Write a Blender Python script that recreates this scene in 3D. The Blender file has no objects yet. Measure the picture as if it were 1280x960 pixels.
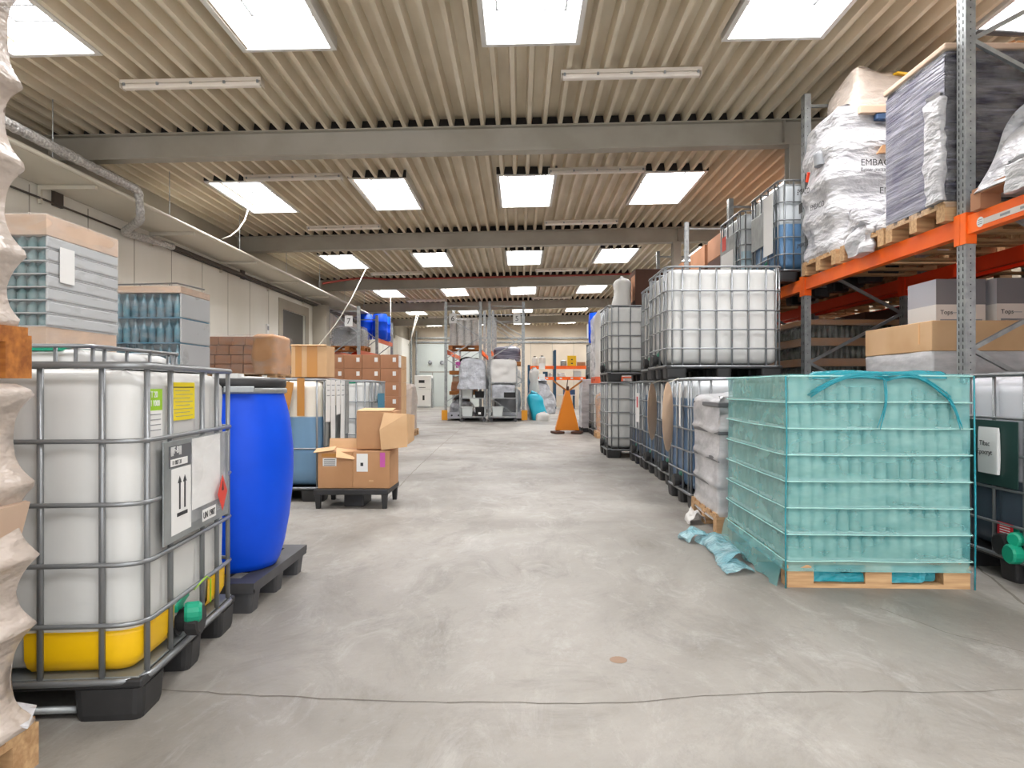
import bpy, math, random
from mathutils import Vector, noise, Matrix
PI = math.pi
sc = bpy.context.scene
COL = sc.collection
random.seed(7)

# ------------------------------------------------------------------ materials
def lin(h):
    if isinstance(h, str):
        h = h.lstrip('#'); c = [int(h[i:i+2], 16)/255 for i in (0, 2, 4)]
    else:
        c = [v/255 for v in h]
    return tuple((v/12.92 if v <= .04045 else ((v+.055)/1.055)**2.4) for v in c) + (1,)

def mat(name, col, rough=.6, metal=0, col2=None, nscale=4, nstr=(1, 1, 1), lo=.35, hi=.65, bump=0, bscale=20,
        bstr=(1, 1, 1), alpha=1, alpha2=None, coat=0, emit=None, estr=0, spec=.5, detail=4, bdist=.01, trans=0):
    m = bpy.data.materials.new(name); m.use_nodes = True
    nt = m.node_tree; N = nt.nodes; L = nt.links
    p = N['Principled BSDF']
    p.inputs['Base Color'].default_value = lin(col)
    p.inputs['Roughness'].default_value = rough
    p.inputs['Metallic'].default_value = metal
    p.inputs['Specular IOR Level'].default_value = spec
    p.inputs['Alpha'].default_value = alpha
    p.inputs['Coat Weight'].default_value = coat
    p.inputs['Transmission Weight'].default_value = trans
    tc = None
    def coords(s):
        nonlocal tc
        if tc is None: tc = N.new('ShaderNodeTexCoord')
        mp = N.new('ShaderNodeMapping'); mp.inputs['Scale'].default_value = s
        L.new(tc.outputs['Object'], mp.inputs['Vector']); return mp
    if col2 is not None or alpha2 is not None:
        mp = coords(nstr); nz = N.new('ShaderNodeTexNoise'); nz.inputs['Scale'].default_value = nscale
        nz.inputs['Detail'].default_value = detail
        L.new(mp.outputs[0], nz.inputs['Vector'])
        mr = N.new('ShaderNodeMapRange'); mr.inputs['From Min'].default_value = lo; mr.inputs['From Max'].default_value = hi
        L.new(nz.outputs['Fac'], mr.inputs['Value'])
        if col2 is not None:
            mx = N.new('ShaderNodeMix'); mx.data_type = 'RGBA'
            mx.inputs['A'].default_value = lin(col); mx.inputs['B'].default_value = lin(col2)
            L.new(mr.outputs[0], mx.inputs['Factor']); L.new(mx.outputs['Result'], p.inputs['Base Color'])
        if alpha2 is not None:
            ma = N.new('ShaderNodeMapRange'); ma.inputs['To Min'].default_value = alpha; ma.inputs['To Max'].default_value = alpha2
            L.new(mr.outputs[0], ma.inputs['Value']); L.new(ma.outputs[0], p.inputs['Alpha'])
    if bump:
        mp = coords(bstr); nz = N.new('ShaderNodeTexNoise'); nz.inputs['Scale'].default_value = bscale
        nz.inputs['Detail'].default_value = 3
        L.new(mp.outputs[0], nz.inputs['Vector'])
        b = N.new('ShaderNodeBump'); b.inputs['Strength'].default_value = bump; b.inputs['Distance'].default_value = bdist
        L.new(nz.outputs['Fac'], b.inputs['Height']); L.new(b.outputs[0], p.inputs['Normal'])
    if emit:
        p.inputs['Emission Color'].default_value = lin(emit); p.inputs['Emission Strength'].default_value = estr
    return m

def level_mat(name, top, low, z, rough=.35, edge=.006):
    """translucent bottle that shows the liquid standing in it up to height z"""
    m = mat(name, top, rough)
    nt = m.node_tree; N = nt.nodes; L = nt.links; p = N['Principled BSDF']
    tc = N.new('ShaderNodeTexCoord'); sp = N.new('ShaderNodeSeparateXYZ'); L.new(tc.outputs['Object'], sp.inputs[0])
    mr = N.new('ShaderNodeMapRange'); mr.inputs['From Min'].default_value = z-edge; mr.inputs['From Max'].default_value = z+edge
    L.new(sp.outputs['Z'], mr.inputs['Value'])
    nz = N.new('ShaderNodeTexNoise'); nz.inputs['Scale'].default_value = 2.2
    mp = N.new('ShaderNodeMapping'); mp.inputs['Scale'].default_value = (3, 3, .4)
    L.new(tc.outputs['Object'], mp.inputs[0]); L.new(mp.outputs[0], nz.inputs['Vector'])
    mx0 = N.new('ShaderNodeMix'); mx0.data_type = 'RGBA'
    mx0.inputs['A'].default_value = lin(low); c = lin(low); mx0.inputs['B'].default_value = (c[0]*1.5+.02, c[1]*1.5+.02, c[2]*1.5+.03, 1)
    L.new(nz.outputs['Fac'], mx0.inputs['Factor'])
    mx = N.new('ShaderNodeMix'); mx.data_type = 'RGBA'; mx.inputs['B'].default_value = lin(top)
    L.new(mx0.outputs['Result'], mx.inputs['A']); L.new(mr.outputs[0], mx.inputs['Factor'])
    L.new(mx.outputs['Result'], p.inputs['Base Color'])
    return m

def floor_mat():
    m = mat('concrete_floor', '#b4b0a8', .55)
    nt = m.node_tree; N = nt.nodes; L = nt.links; p = N['Principled BSDF']
    tc = N.new('ShaderNodeTexCoord')
    def nz(scale, s, detail=6, dist=0, rough=.6):
        mp = N.new('ShaderNodeMapping'); mp.inputs['Scale'].default_value = s; L.new(tc.outputs['Object'], mp.inputs[0])
        n = N.new('ShaderNodeTexNoise'); n.inputs['Scale'].default_value = scale; n.inputs['Detail'].default_value = detail
        n.inputs['Roughness'].default_value = rough
        n.inputs['Distortion'].default_value = dist; L.new(mp.outputs[0], n.inputs['Vector']); return n
    def mr(n, a, b, c=0, d=1):
        r = N.new('ShaderNodeMapRange'); r.inputs['From Min'].default_value = a; r.inputs['From Max'].default_value = b
        r.inputs['To Min'].default_value = c; r.inputs['To Max'].default_value = d
        L.new(n.outputs[0], r.inputs['Value']); return r
    def mix(a, b, f, mode='MIX'):
        x = N.new('ShaderNodeMix'); x.data_type = 'RGBA'; x.blend_type = mode
        for s, v in (('A', a), ('B', b)):
            if isinstance(v, tuple): x.inputs[s].default_value = v
            else: L.new(v.outputs['Result'] if 'Result' in v.outputs else v.outputs[0], x.inputs[s])
        if isinstance(f, float): x.inputs['Factor'].default_value = f
        else: L.new(f.outputs[0], x.inputs['Factor'])
        return x
    a = mix(lin('#79746d'), lin('#9e9a93'), mr(nz(.55, (1, .8, 1), 8, .6), .36, .62))
    b = mix(a, lin('#67625c'), mr(nz(1.9, (1, .55, 1), 10, 1.2, .8), .5, .72, 0, .75))
    c = mix(b, lin('#b9b7b3'), mr(nz(3.4, (1.2, .6, 1), 9, .8, .78), .52, .75, 0, .55))
    d = mix(c, lin('#8a847a'), mr(nz(14, (1, .7, 1), 6, .5, .85), .48, .75, 0, .6))
    e = mix(d, lin('#5b5046'), mr(nz(5, (1, 1, 1), 2), .76, .8, 0, .6))
    L.new(e.outputs['Result'], p.inputs['Base Color'])
    r = mr(nz(1.2, (1, 1, 1), 4), .3, .7, .42, .7); L.new(r.outputs[0], p.inputs['Roughness'])
    bp = N.new('ShaderNodeBump'); bp.inputs['Strength'].default_value = .25; bp.inputs['Distance'].default_value = .01
    n2 = nz(30, (1, 1, 1), 5); L.new(n2.outputs[0], bp.inputs['Height']); L.new(bp.outputs[0], p.inputs['Normal'])
    return m

M = {}
def mk(k, *a, **kw): M[k] = mat(k, *a, **kw)
M['floor'] = floor_mat()
mk('crack', '#6b655d', .9)
mk('stain', '#8d7460', .8)
mk('joint', '#827c73', .9)
mk('deck', '#ddd2bd', .5, col2='#cabda5', nscale=3, nstr=(1, .3, 1))
mk('deck_shade', '#2c2826', .9)  # shade inside the flute ends put into a dark colour
mk('beam', '#aca79c', .5, col2='#9d978a', nscale=1.5)
mk('upper_wall', '#a8a194', .8, col2='#9a9385', nscale=1)
mk('panel_wall', '#e6e4dc', .55, col2='#dad7cd', nscale=.8, nstr=(1, 1, .4))
mk('back_wall', '#d2c6b4', .7, col2='#c4b8a6', nscale=.7)
mk('door_white', '#c3cac6', .55)
mk('joint_line', '#9c988d', .8)
mk('well', '#d9d7d2', .5)
mk('cream', '#cfc9ba', .45)
mk('lamp_white', '#d8d0c4', .4)
mk('diffuser', '#e4dcd2', .3)
mk('dark_pipe', '#4a423b', .5)
mk('red_pipe', '#8a3226', .5)
mk('foil', '#d0cecb', .3, metal=.35, col2='#a3a19e', nscale=30, bump=1, bscale=28, bdist=.03)
mk('galv', '#a7abab', .42, metal=.55, col2='#8f9394', nscale=14)
mk('galv_tube', '#8d9092', .38, metal=.6)
mk('plate', '#a0a5a5', .4, metal=.5, col2='#8c9191', nscale=9)
mk('green_plate', '#23413c', .5)
mk('blackp', '#232323', .5, col2='#2f2f30', nscale=6)
mk('charcoal', '#3a3a3c', .5, col2='#4a4a4c', nscale=5)
mk('white_pe', '#e0dfda', .35, col2='#d6d5cf', nscale=2)
mk('yellow', '#eebd08', .4)
mk('green', '#149a78', .4)
mk('blue_drum', '#0052e8', .45, col2='#0049d6', nscale=2, bump=.1, bscale=6, spec=.3)
mk('wood', '#c9a57a', .75, col2='#a8825a', nscale=3, nstr=(1.2, 14, 14), bump=.2, bscale=10)
mk('wood_orange', '#b87430', .65, col2='#8a4f1c', nscale=3, nstr=(1.2, 12, 12))
mk('card', '#bd9068', .8, col2='#b2855d', nscale=3)
mk('card_dark', '#b07e5e', .8, col2='#a27252', nscale=3)
mk('card_light', '#cda981', .8, col2='#c29c72', nscale=3)
mk('card_pink', '#cbb19b', .7, col2='#bfa48d', nscale=3)
mk('tape', '#b9813e', .3)
mk('tape_pale', '#d9a872', .3)
mk('paper', '#e6e6e4', .6)
mk('ink', '#2a2a2c', .6)
mk('pink', '#c45aa8', .6)
mk('lime', '#9acb26', .5)
mk('label_yellow', '#ecd50c', .5)
mk('red', '#d8402c', .5)
mk('red_label', '#c41e2e', .5)
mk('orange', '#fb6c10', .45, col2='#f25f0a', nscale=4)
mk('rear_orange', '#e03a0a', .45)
mk('orange_pink', '#de6a44', .5)
mk('lift_orange', '#d97e08', .4)
mk('buffer_orange', '#e39a1c', .5)
mk('blue_steel', '#1f4a66', .5)
mk('black', '#141414', .6)
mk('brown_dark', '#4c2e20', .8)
mk('grey_tub', '#c5cac8', .45)
mk('cyan', '#2bb5cf', .4)
mk('navy', '#2f4a6e', .6)
mk('film', '#eeeef0', .22, alpha=.08, alpha2=.38, nscale=4, nstr=(1.5, 1.5, 4), bump=.4, bscale=9, bstr=(1, 1, 3), bdist=.03)
mk('film_clear', '#eeeeee', .15, alpha=.03, alpha2=.2, nscale=4, nstr=(1.5, 1.5, 4), bump=.3, bscale=9, bstr=(1, 1, 3), bdist=.03)
mk('film_milk', '#d6d5d6', .28, alpha=.5, alpha2=.82, nscale=3, nstr=(1, 1, 3), bump=.4, bscale=6, bstr=(1, 1, 2), bdist=.04)
mk('film_beige', '#cdc1b7', .3, col2='#b7a99d', alpha=.9, alpha2=1, nscale=3, nstr=(1, 1, 3), bump=.6, bscale=9, bstr=(1, 1, 2), bdist=.05)
mk('film_white', '#cdccce', .28, col2='#a09ea4', nscale=4, nstr=(1, 1, 4), lo=.45, hi=.8, bump=.9, bscale=8, bstr=(1, 1, 2.5), bdist=.05)
mk('film_teal', '#5dabae', .22, col2='#82bcb9', alpha=.46, alpha2=.62, nscale=4, nstr=(1, 1, 2), bump=.35, bscale=6, bstr=(1, 1, 2.5), bdist=.02)
mk('film_teal_dark', '#2a9fae', .25, alpha=.7, bump=1, bscale=12, bdist=.03)
mk('film_highlight_ridge', '#a6d6d0', .3)  # highlight of the film over the pad edges, put into a pale colour
mk('oval_card', '#d6b697', .7)
mk('film_teal_scrap', '#a9cfd6', .25, alpha=.75, col2='#7ab6c2', nscale=7, bump=1, bscale=14, bdist=.05)
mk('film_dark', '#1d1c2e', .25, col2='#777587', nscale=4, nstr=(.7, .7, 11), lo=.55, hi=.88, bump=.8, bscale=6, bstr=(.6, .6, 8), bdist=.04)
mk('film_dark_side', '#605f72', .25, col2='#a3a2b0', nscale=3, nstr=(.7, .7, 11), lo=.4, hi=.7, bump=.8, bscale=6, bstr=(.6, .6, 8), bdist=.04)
mk('jar_green', '#b4c3b4', .12, col2='#8da396', nscale=8)
mk('jar_blue', '#5b8b9a', .15, col2='#3d6577', nscale=6)
mk('jar_teal', '#7d9c9e', .15, col2='#5b7d82', nscale=6)
mk('jar_dark', '#5e6254', .2, col2='#3c4038', nscale=10)
mk('label_print', '#8d8f92', .6)
mk('pad', '#d7e2da', .6)
mk('pad_blue', '#3f86a4', .6)
mk('pad_grey', '#b4b7b9', .6)
mk('tray_grey', '#8b8d90', .5)
mk('tray_dark', '#5c5d60', .5)
mk('sack_white', '#d0ceca', .6, bump=.5, bscale=5, bdist=.04)
mk('grey_box', '#7a7678', .7)
mk('grey_box_side', '#b9bac2', .7)
mk('tan_white', '#d9cfc6', .7)
mk('machine', '#f0f0ee', .5)
mk('rope', '#d8d2c6', .8)
mk('wall_grey_door', '#57544e', .45)
mk('glazing', '#ffffff', .5, emit='#f8f8fb', estr=24)
mk('grid_grey', '#4a4c4f', .5)
mk('bag_grey', '#b9bcc2', .3, alpha=.75, alpha2=1, nscale=5, bump=1, bscale=6, bdist=.08)
M['ibc_white'] = mat('ibc_white', '#cfcfcc', .36, col2='#c2c3c0', nscale=1.6)
M['ibc_blue'] = level_mat('ibc_blue', '#c6cacc', '#47637f', .98)
M['ibc_blue_half'] = level_mat('ibc_blue_half', '#d2d6d6', '#3d5068', .50)
M['ibc_blue_low'] = level_mat('ibc_blue_low', '#c4c9cc', '#4c6f90', .66)
M['ibc_pale'] = level_mat('ibc_pale', '#d0d6d8', '#9fb6c0', .62)
M['ibc_tape'] = level_mat('ibc_tape', '#e6dfd0', '#5c7e9a', .80)
M['ibc_dark'] = level_mat('ibc_dark', '#d5d6dc', '#3b4650', .56)

# ------------------------------------------------------------------ mesh builder
def basis(d):
    d = d.normalized(); u = Vector((0, 0, 1)) if abs(d.z) < .9 else Vector((1, 0, 0))
    a = d.cross(u).normalized(); return a, d.cross(a).normalized()

class MB:
    def __init__(s): s.v = []; s.f = []
    def quad(s, pts, mi=0):
        b = len(s.v); s.v += [tuple(p) for p in pts]; s.f.append((tuple(range(b, b+len(pts))), mi)); return s
    def box(s, x0, x1, y0, y1, z0, z1, mi=0):
        b = len(s.v)
        s.v += [(x0, y0, z0), (x1, y0, z0), (x1, y1, z0), (x0, y1, z0), (x0, y0, z1), (x1, y0, z1), (x1, y1, z1), (x0, y1, z1)]
        for q in ((0, 3, 2, 1), (4, 5, 6, 7), (0, 1, 5, 4), (1, 2, 6, 5), (2, 3, 7, 6), (3, 0, 4, 7)):
            s.f.append((tuple(b+i for i in q), mi))
        return s
    def obox(s, c, size, rot=(0, 0, 0), mi=0):
        from mathutils import Euler
        R = Euler(rot).to_matrix(); b = len(s.v); hx, hy, hz = [q/2 for q in size]
        for p in ((-hx, -hy, -hz), (hx, -hy, -hz), (hx, hy, -hz), (-hx, hy, -hz), (-hx, -hy, hz), (hx, -hy, hz), (hx, hy, hz), (-hx, hy, hz)):
            s.v.append(tuple(R @ Vector(p) + Vector(c)))
        for q in ((0, 3, 2, 1), (4, 5, 6, 7), (0, 1, 5, 4), (1, 2, 6, 5), (2, 3, 7, 6), (3, 0, 4, 7)):
            s.f.append((tuple(b+i for i in q), mi))
        return s
    def bar(s, p0, p1, w, h, mi=0):
        p0 = Vector(p0); p1 = Vector(p1); a, c = basis(p1-p0); b = len(s.v)
        for p in (p0, p1):
            for i, j in ((-1, -1), (1, -1), (1, 1), (-1, 1)):
                s.v.append(tuple(p + a*(w/2*i) + c*(h/2*j)))
        for q in ((0, 3, 2, 1), (4, 5, 6, 7), (0, 1, 5, 4), (1, 2, 6, 5), (2, 3, 7, 6), (3, 0, 4, 7)):
            s.f.append((tuple(b+i for i in q), mi))
        return s
    def tube(s, path, r, n=8, closed=False, mi=0):
        P = [Vector(p) for p in path]; m = len(P); rings = []; prev = None
        rr = r if isinstance(r, (list, tuple)) else [r]*m
        for i in range(m):
            if closed: d = P[(i+1) % m]-P[i-1]
            else: d = P[min(i+1, m-1)]-P[max(i-1, 0)]
            d.normalize()
            if prev is None: a, c = basis(d)
            else:
                a = prev - d*prev.dot(d)
                a = a.normalized() if a.length > 1e-6 else basis(d)[0]
                c = d.cross(a)
            prev = a
            rings.append([P[i]+(a*math.cos(2*PI*k/n)+c*math.sin(2*PI*k/n))*rr[i] for k in range(n)])
        b = len(s.v)
        for R in rings: s.v += [tuple(p) for p in R]
        for i in range(m if closed else m-1):
            j = (i+1) % m
            for k in range(n):
                l = (k+1) % n
                s.f.append(((b+i*n+k, b+i*n+l, b+j*n+l, b+j*n+k), mi))
        if not closed:
            s.f.append((tuple(b+k for k in reversed(range(n))), mi)); s.f.append((tuple(b+(m-1)*n+k for k in range(n)), mi))
        return s
    def cyl(s, p0, p1, r, n=16, mi=0): return s.tube([p0, p1], r, n, mi=mi)
    def lathe(s, prof, c=(0, 0, 0), n=16, mi=0):
        b = len(s.v)
        for r, z in prof:
            for k in range(n):
                s.v.append((c[0]+r*math.cos(2*PI*k/n), c[1]+r*math.sin(2*PI*k/n), c[2]+z))
        for i in range(len(prof)-1):
            for k in range(n):
                l = (k+1) % n
                s.f.append(((b+i*n+k, b+i*n+l, b+(i+1)*n+l, b+(i+1)*n+k), mi))
        s.f.append((tuple(b+k for k in reversed(range(n))), mi)); s.f.append((tuple(b+(len(prof)-1)*n+k for k in range(n)), mi))
        return s
    def loft(s, rings, mi=0, cap=True, close=True):
        b = len(s.v); n = len(rings[0])
        for R in rings: s.v += [tuple(p) for p in R]
        for i in range(len(rings)-1):
            for k in range(n if close else n-1):
                l = (k+1) % n
                s.f.append(((b+i*n+k, b+i*n+l, b+(i+1)*n+l, b+(i+1)*n+k), mi))
        if cap and close:
            s.f.append((tuple(b+k for k in reversed(range(n))), mi)); s.f.append((tuple(b+(len(rings)-1)*n+k for k in range(n)), mi))
        return s
    def poly(s, pts, d, mi=0):
        """extrude a polygon (list of 3d points) by vector d"""
        d = Vector(d); n = len(pts); b = len(s.v)
        s.v += [tuple(p) for p in pts]+[tuple(Vector(p)+d) for p in pts]
        s.f.append((tuple(b+i for i in range(n)), mi)); s.f.append((tuple(b+n+i for i in reversed(range(n))), mi))
        for i in range(n):
            j = (i+1) % n; s.f.append(((b+i, b+n+i, b+n+j, b+j), mi))
        return s
    def mesh(s, name, mats, smooth=False):
        me = bpy.data.meshes.new(name); me.from_pydata(s.v, [], [q for q, _ in s.f])
        mats = mats if isinstance(mats, (list, tuple)) else [mats]
        for m in mats: me.materials.append(M[m] if isinstance(m, str) else m)
        if len(mats) > 1: me.polygons.foreach_set('material_index', [i for _, i in s.f])
        if smooth: me.polygons.foreach_set('use_smooth', [True]*len(me.polygons))
        me.update(); return me
    def build(s, name, mats, parent=None, loc=None, smooth=False, bevel=0, rot=None):
        me = s.mesh(name, mats, smooth)
        o = bpy.data.objects.new(name, me); COL.objects.link(o)
        import bmesh
        bm = bmesh.new(); bm.from_mesh(me); bmesh.ops.recalc_face_normals(bm, faces=bm.faces); bm.to_mesh(me); bm.free()
        if parent: o.parent = parent
        if loc: o.location = loc
        if rot is not None: o.rotation_euler = rot if isinstance(rot, tuple) else (0, 0, rot)
        if bevel:
            b = o.modifiers.new('bevel', 'BEVEL'); b.width = bevel; b.segments = 2; b.limit_method = 'ANGLE'
        if smooth == 'auto':
            pass
        return o

def tag(o, label=None, cat=None, group=None, kind=None):
    if label: o['label'] = label
    if cat: o['category'] = cat
    if group: o['group'] = group
    if kind: o['kind'] = kind
    return o
def thing(name, label, cat, loc=(0, 0, 0), rz=0, group=None):
    o = bpy.data.objects.new(name, None); COL.objects.link(o); o.empty_display_size = .1
    o.location = loc; o.rotation_euler = (0, 0, rz); return tag(o, label, cat, group)
def struct(name, mb, m, **kw):
    o = mb.build(name, m, **kw); o['kind'] = 'structure'; return o
def copy_tree(o, parent=None):
    c = o.copy(); COL.objects.link(c)
    if parent: c.parent = parent; c.matrix_parent_inverse = o.matrix_parent_inverse.copy()
    for ch in o.children: copy_tree(ch, c)
    return c
def place(o, label, loc, rz=0, group=None):
    c = copy_tree(o); c.location = loc; c.rotation_euler = (0, 0, rz); c['label'] = label
    if group: c['group'] = group
    return c
def text(name, s, size, parent, loc, rot, m='ink', ext=.0006, align='LEFT'):
    cu = bpy.data.curves.new(name, 'FONT'); cu.body = s; cu.size = size; cu.extrude = ext; cu.align_x = align
    cu.materials.append(M[m]); o = bpy.data.objects.new(name, cu); COL.objects.link(o)
    bpy.context.view_layer.update()
    me = bpy.data.meshes.new_from_object(o.evaluated_get(bpy.context.evaluated_depsgraph_get()))
    bpy.data.objects.remove(o); bpy.data.curves.remove(cu)
    o = bpy.data.objects.new(name, me); COL.objects.link(o)
    if not me.materials: me.materials.append(M[m])
    o.location = loc; o.rotation_euler = rot
    if parent: o.parent = parent
    return o
FRONT = (PI/2, 0, 0)            # text readable from -Y
RIGHT = (PI/2, 0, PI/2)         # readable from +X
LEFT = (PI/2, 0, -PI/2)         # readable from -X

def rrect(hw, hd, r, nc=4, ns=1):
    """closed rounded rectangle, counter-clockwise, each side split ns times; returns (x,y,nx,ny)"""
    out = []
    cs = [(hw-r, hd-r, 0), (-hw+r, hd-r, PI/2), (-hw+r, -hd+r, PI), (hw-r, -hd+r, 1.5*PI)]
    for i, (cx, cy, a0) in enumerate(cs):
        for k in range(nc+1):
            a = a0+PI/2*k/nc; out.append((cx+r*math.cos(a), cy+r*math.sin(a), math.cos(a), math.sin(a)))
        nx, ny, a1 = cs[(i+1) % 4]
        p = out[-1]; q = (nx+r*math.cos(a1), ny+r*math.sin(a1))
        for k in range(1, ns):
            t = k/ns; out.append((p[0]+(q[0]-p[0])*t, p[1]+(q[1]-p[1])*t, p[2], p[3]))
    return out

def lump(hw, hd, z0, z1, r=.06, ns=8, nz=14, amp=.02, prof=None, seed=0, topround=.05, freq=3.0, topamp=0, shear=(0, 0)):
    """soft-edged wrapped block with an uneven skin. prof(z)->outward offset"""
    rings = []; zs = []
    for i in range(nz+1):
        zs.append(z0+(z1-z0)*i/nz)
    base = rrect(1, 1, .0001, 1, 1)
    def ring(z, off, zadd=0, k=1):
        P = []
        for x, y, nx, ny in rrect(hw, hd, r, 3, ns):
            n = noise.noise(Vector((x*freq+seed*7.3, y*freq, z*freq*1.3)))
            o = off+amp*n*k
            t = (z-z0)/(z1-z0)
            zz = z+zadd+(topamp*noise.noise(Vector((x*2.5+seed, y*2.5, 3.1)))*t)
            P.append((x+nx*o+shear[0]*t, y+ny*o+shear[1]*t, zz))
        return P
    for z in zs:
        off = prof((z-z0)/(z1-z0)) if prof else 0
        d = z1-z
        if d < topround: off -= topround*(1-math.sqrt(max(0, 1-(1-d/topround)**2)))
        rings.append(ring(z, off))
    m = MB(); m.loft(rings, cap=False)
    # closed top as shrinking rings
    b = rings[-1]; cx = sum(p[0] for p in b)/len(b); cy = sum(p[1] for p in b)/len(b)
    tops = [b]
    for k, s in ((1, .66), (2, .33), (3, .02)):
        tops.append([(cx+(p[0]-cx)*s, cy+(p[1]-cy)*s, p[2]+topround*.15+amp*noise.noise(Vector((p[0]*s*4, p[1]*s*4, seed+5.5)))) for p in b])
    m.loft(tops, cap=False); m.quad(tops[-1]); m.quad(list(reversed(rings[0])))
    return m
EXPO = 0.1
# ------------------------------------------------------------------ geometry of the hall
EYE = 1.08
SL = .0225                                   # fall of the roof across the hall
def deck_z(x): return EYE+3.42+SL*x
XL, XR, Y0, Y1 = -6.2, 9.4, -4.0, 38.0

floor = struct('floor', MB().box(XL-.3, XR+.3, Y0, Y1+.3, -.2, 0), 'floor')

# cracks and joints in the slab, thin strips lying on it
def strip(name, pts, w, m, seed=0):
    P = [Vector((x, y, 0)) for x, y in pts]; Q = []
    rnd = random.Random(seed)
    for i in range(len(P)-1):
        n = max(2, int((P[i+1]-P[i]).length/.06))
        for k in range(n):
            t = k/n; Q.append(P[i].lerp(P[i+1], t)+Vector((rnd.uniform(-1, 1), rnd.uniform(-1, 1), 0))*.006)
    Q.append(P[-1]); mb = MB()
    for i in range(len(Q)-1):
        d = (Q[i+1]-Q[i]).normalized(); nn = Vector((-d.y, d.x, 0))*w/2*rnd.uniform(.5, 1.2)
        mb.quad([(Q[i]-nn)+Vector((0, 0, .0012)), (Q[i+1]-nn)+Vector((0, 0, .0012)), (Q[i+1]+nn)+Vector((0, 0, .0012)), (Q[i]+nn)+Vector((0, 0, .0012))])
    o = mb.build(name, m); o['kind'] = 'structure'; return o
def fl(px, py):
    Y = 850*EYE/(py-484); return ((px-650)*Y/850, Y)
strip('floor_crack', [fl(*p) for p in ((195, 862), (300, 868), (400, 873), (480, 876), (560, 878), (620, 877), (700, 880), (800, 878), (880, 870), (960, 866), (1100, 864), (1180, 866), (1279, 862))], .006, 'crack', 1)
strip('floor_joint', [(-1.27, 6.4), (-1.36, 8.5), (-1.45, 12), (-1.6, 20.9), (-1.7, 30)], .012, 'joint', 2)
strip('floor_crack', [fl(*p) for p in ((1217, 705), (1280, 756), (1330, 800))], .014, 'crack', 3)
strip('floor_crack', [fl(*p) for p in ((1100, 760), (1180, 790), (1279, 815))], .004, 'crack', 4)
strip('floor_joint', [(-1.2, 20.8), (.5, 20.9), (3, 21)], .01, 'joint', 6)
struct('floor_stain', MB().lathe([(.001, .001), (.035, .001), (.033, .0015)], (fl(773, 825)[0], fl(773, 825)[1], 0), 14), 'stain')

# roof deck: trapezoidal sheets running down the hall, cut out for the roof lights
PITCH = .203
SKX = [(-5.03, -4.22), (-2.72, -1.88), (-.33, .55), (2.06, 2.98), (4.5, 5.4), (6.9, 7.8)]
SKY = [(-1.15, .75), (4.85, 6.75), (10.98, 12.86), (17.05, 18.95), (23.1, 25.0), (29.15, 31.05), (35.0, 36.9)]
xs = []
x = XL-.2
while x < XR+.3:
    xs += [(x, 0), (x+.048, 0), (x+.068, .125), (x+.183, .125)]; x += PITCH
ys = sorted({Y0, Y1+.1} | {v for p in SKY for v in p})
mb = MB()
def in_hole(xa, xb, ya, yb):
    cx, cy = (xa+xb)/2, (ya+yb)/2
    return any(a < cx < b for a, b in SKX) and any(c < cy < d for c, d in SKY)
for j in range(len(ys)-1):
    for i in range(len(xs)-1):
        (xa, za), (xb, zb) = xs[i], xs[i+1]
        if in_hole(xa, xb, ys[j], ys[j+1]): continue
        mb.quad([(xa, ys[j], deck_z(xa)+za), (xa, ys[j+1], deck_z(xa)+za), (xb, ys[j+1], deck_z(xb)+zb), (xb, ys[j], deck_z(xb)+zb)])
ceiling = struct('ceiling', mb, 'deck')
# roof build-up above the sheets (same openings), flute shade put into its dark colour
mb = MB()
gx = sorted({XL-.3, XR+.3} | {v for p in SKX for v in p})
for j in range(len(ys)-1):
    for i in range(len(gx)-1):
        if in_hole(gx[i], gx[i+1], ys[j], ys[j+1]): continue
        z = .135
        mb.quad([(gx[i], ys[j], deck_z(gx[i])+z), (gx[i], ys[j+1], deck_z(gx[i])+z), (gx[i+1], ys[j+1], deck_z(gx[i+1])+z), (gx[i+1], ys[j], deck_z(gx[i+1])+z)])
struct('roof', mb, 'deck_shade')

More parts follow.
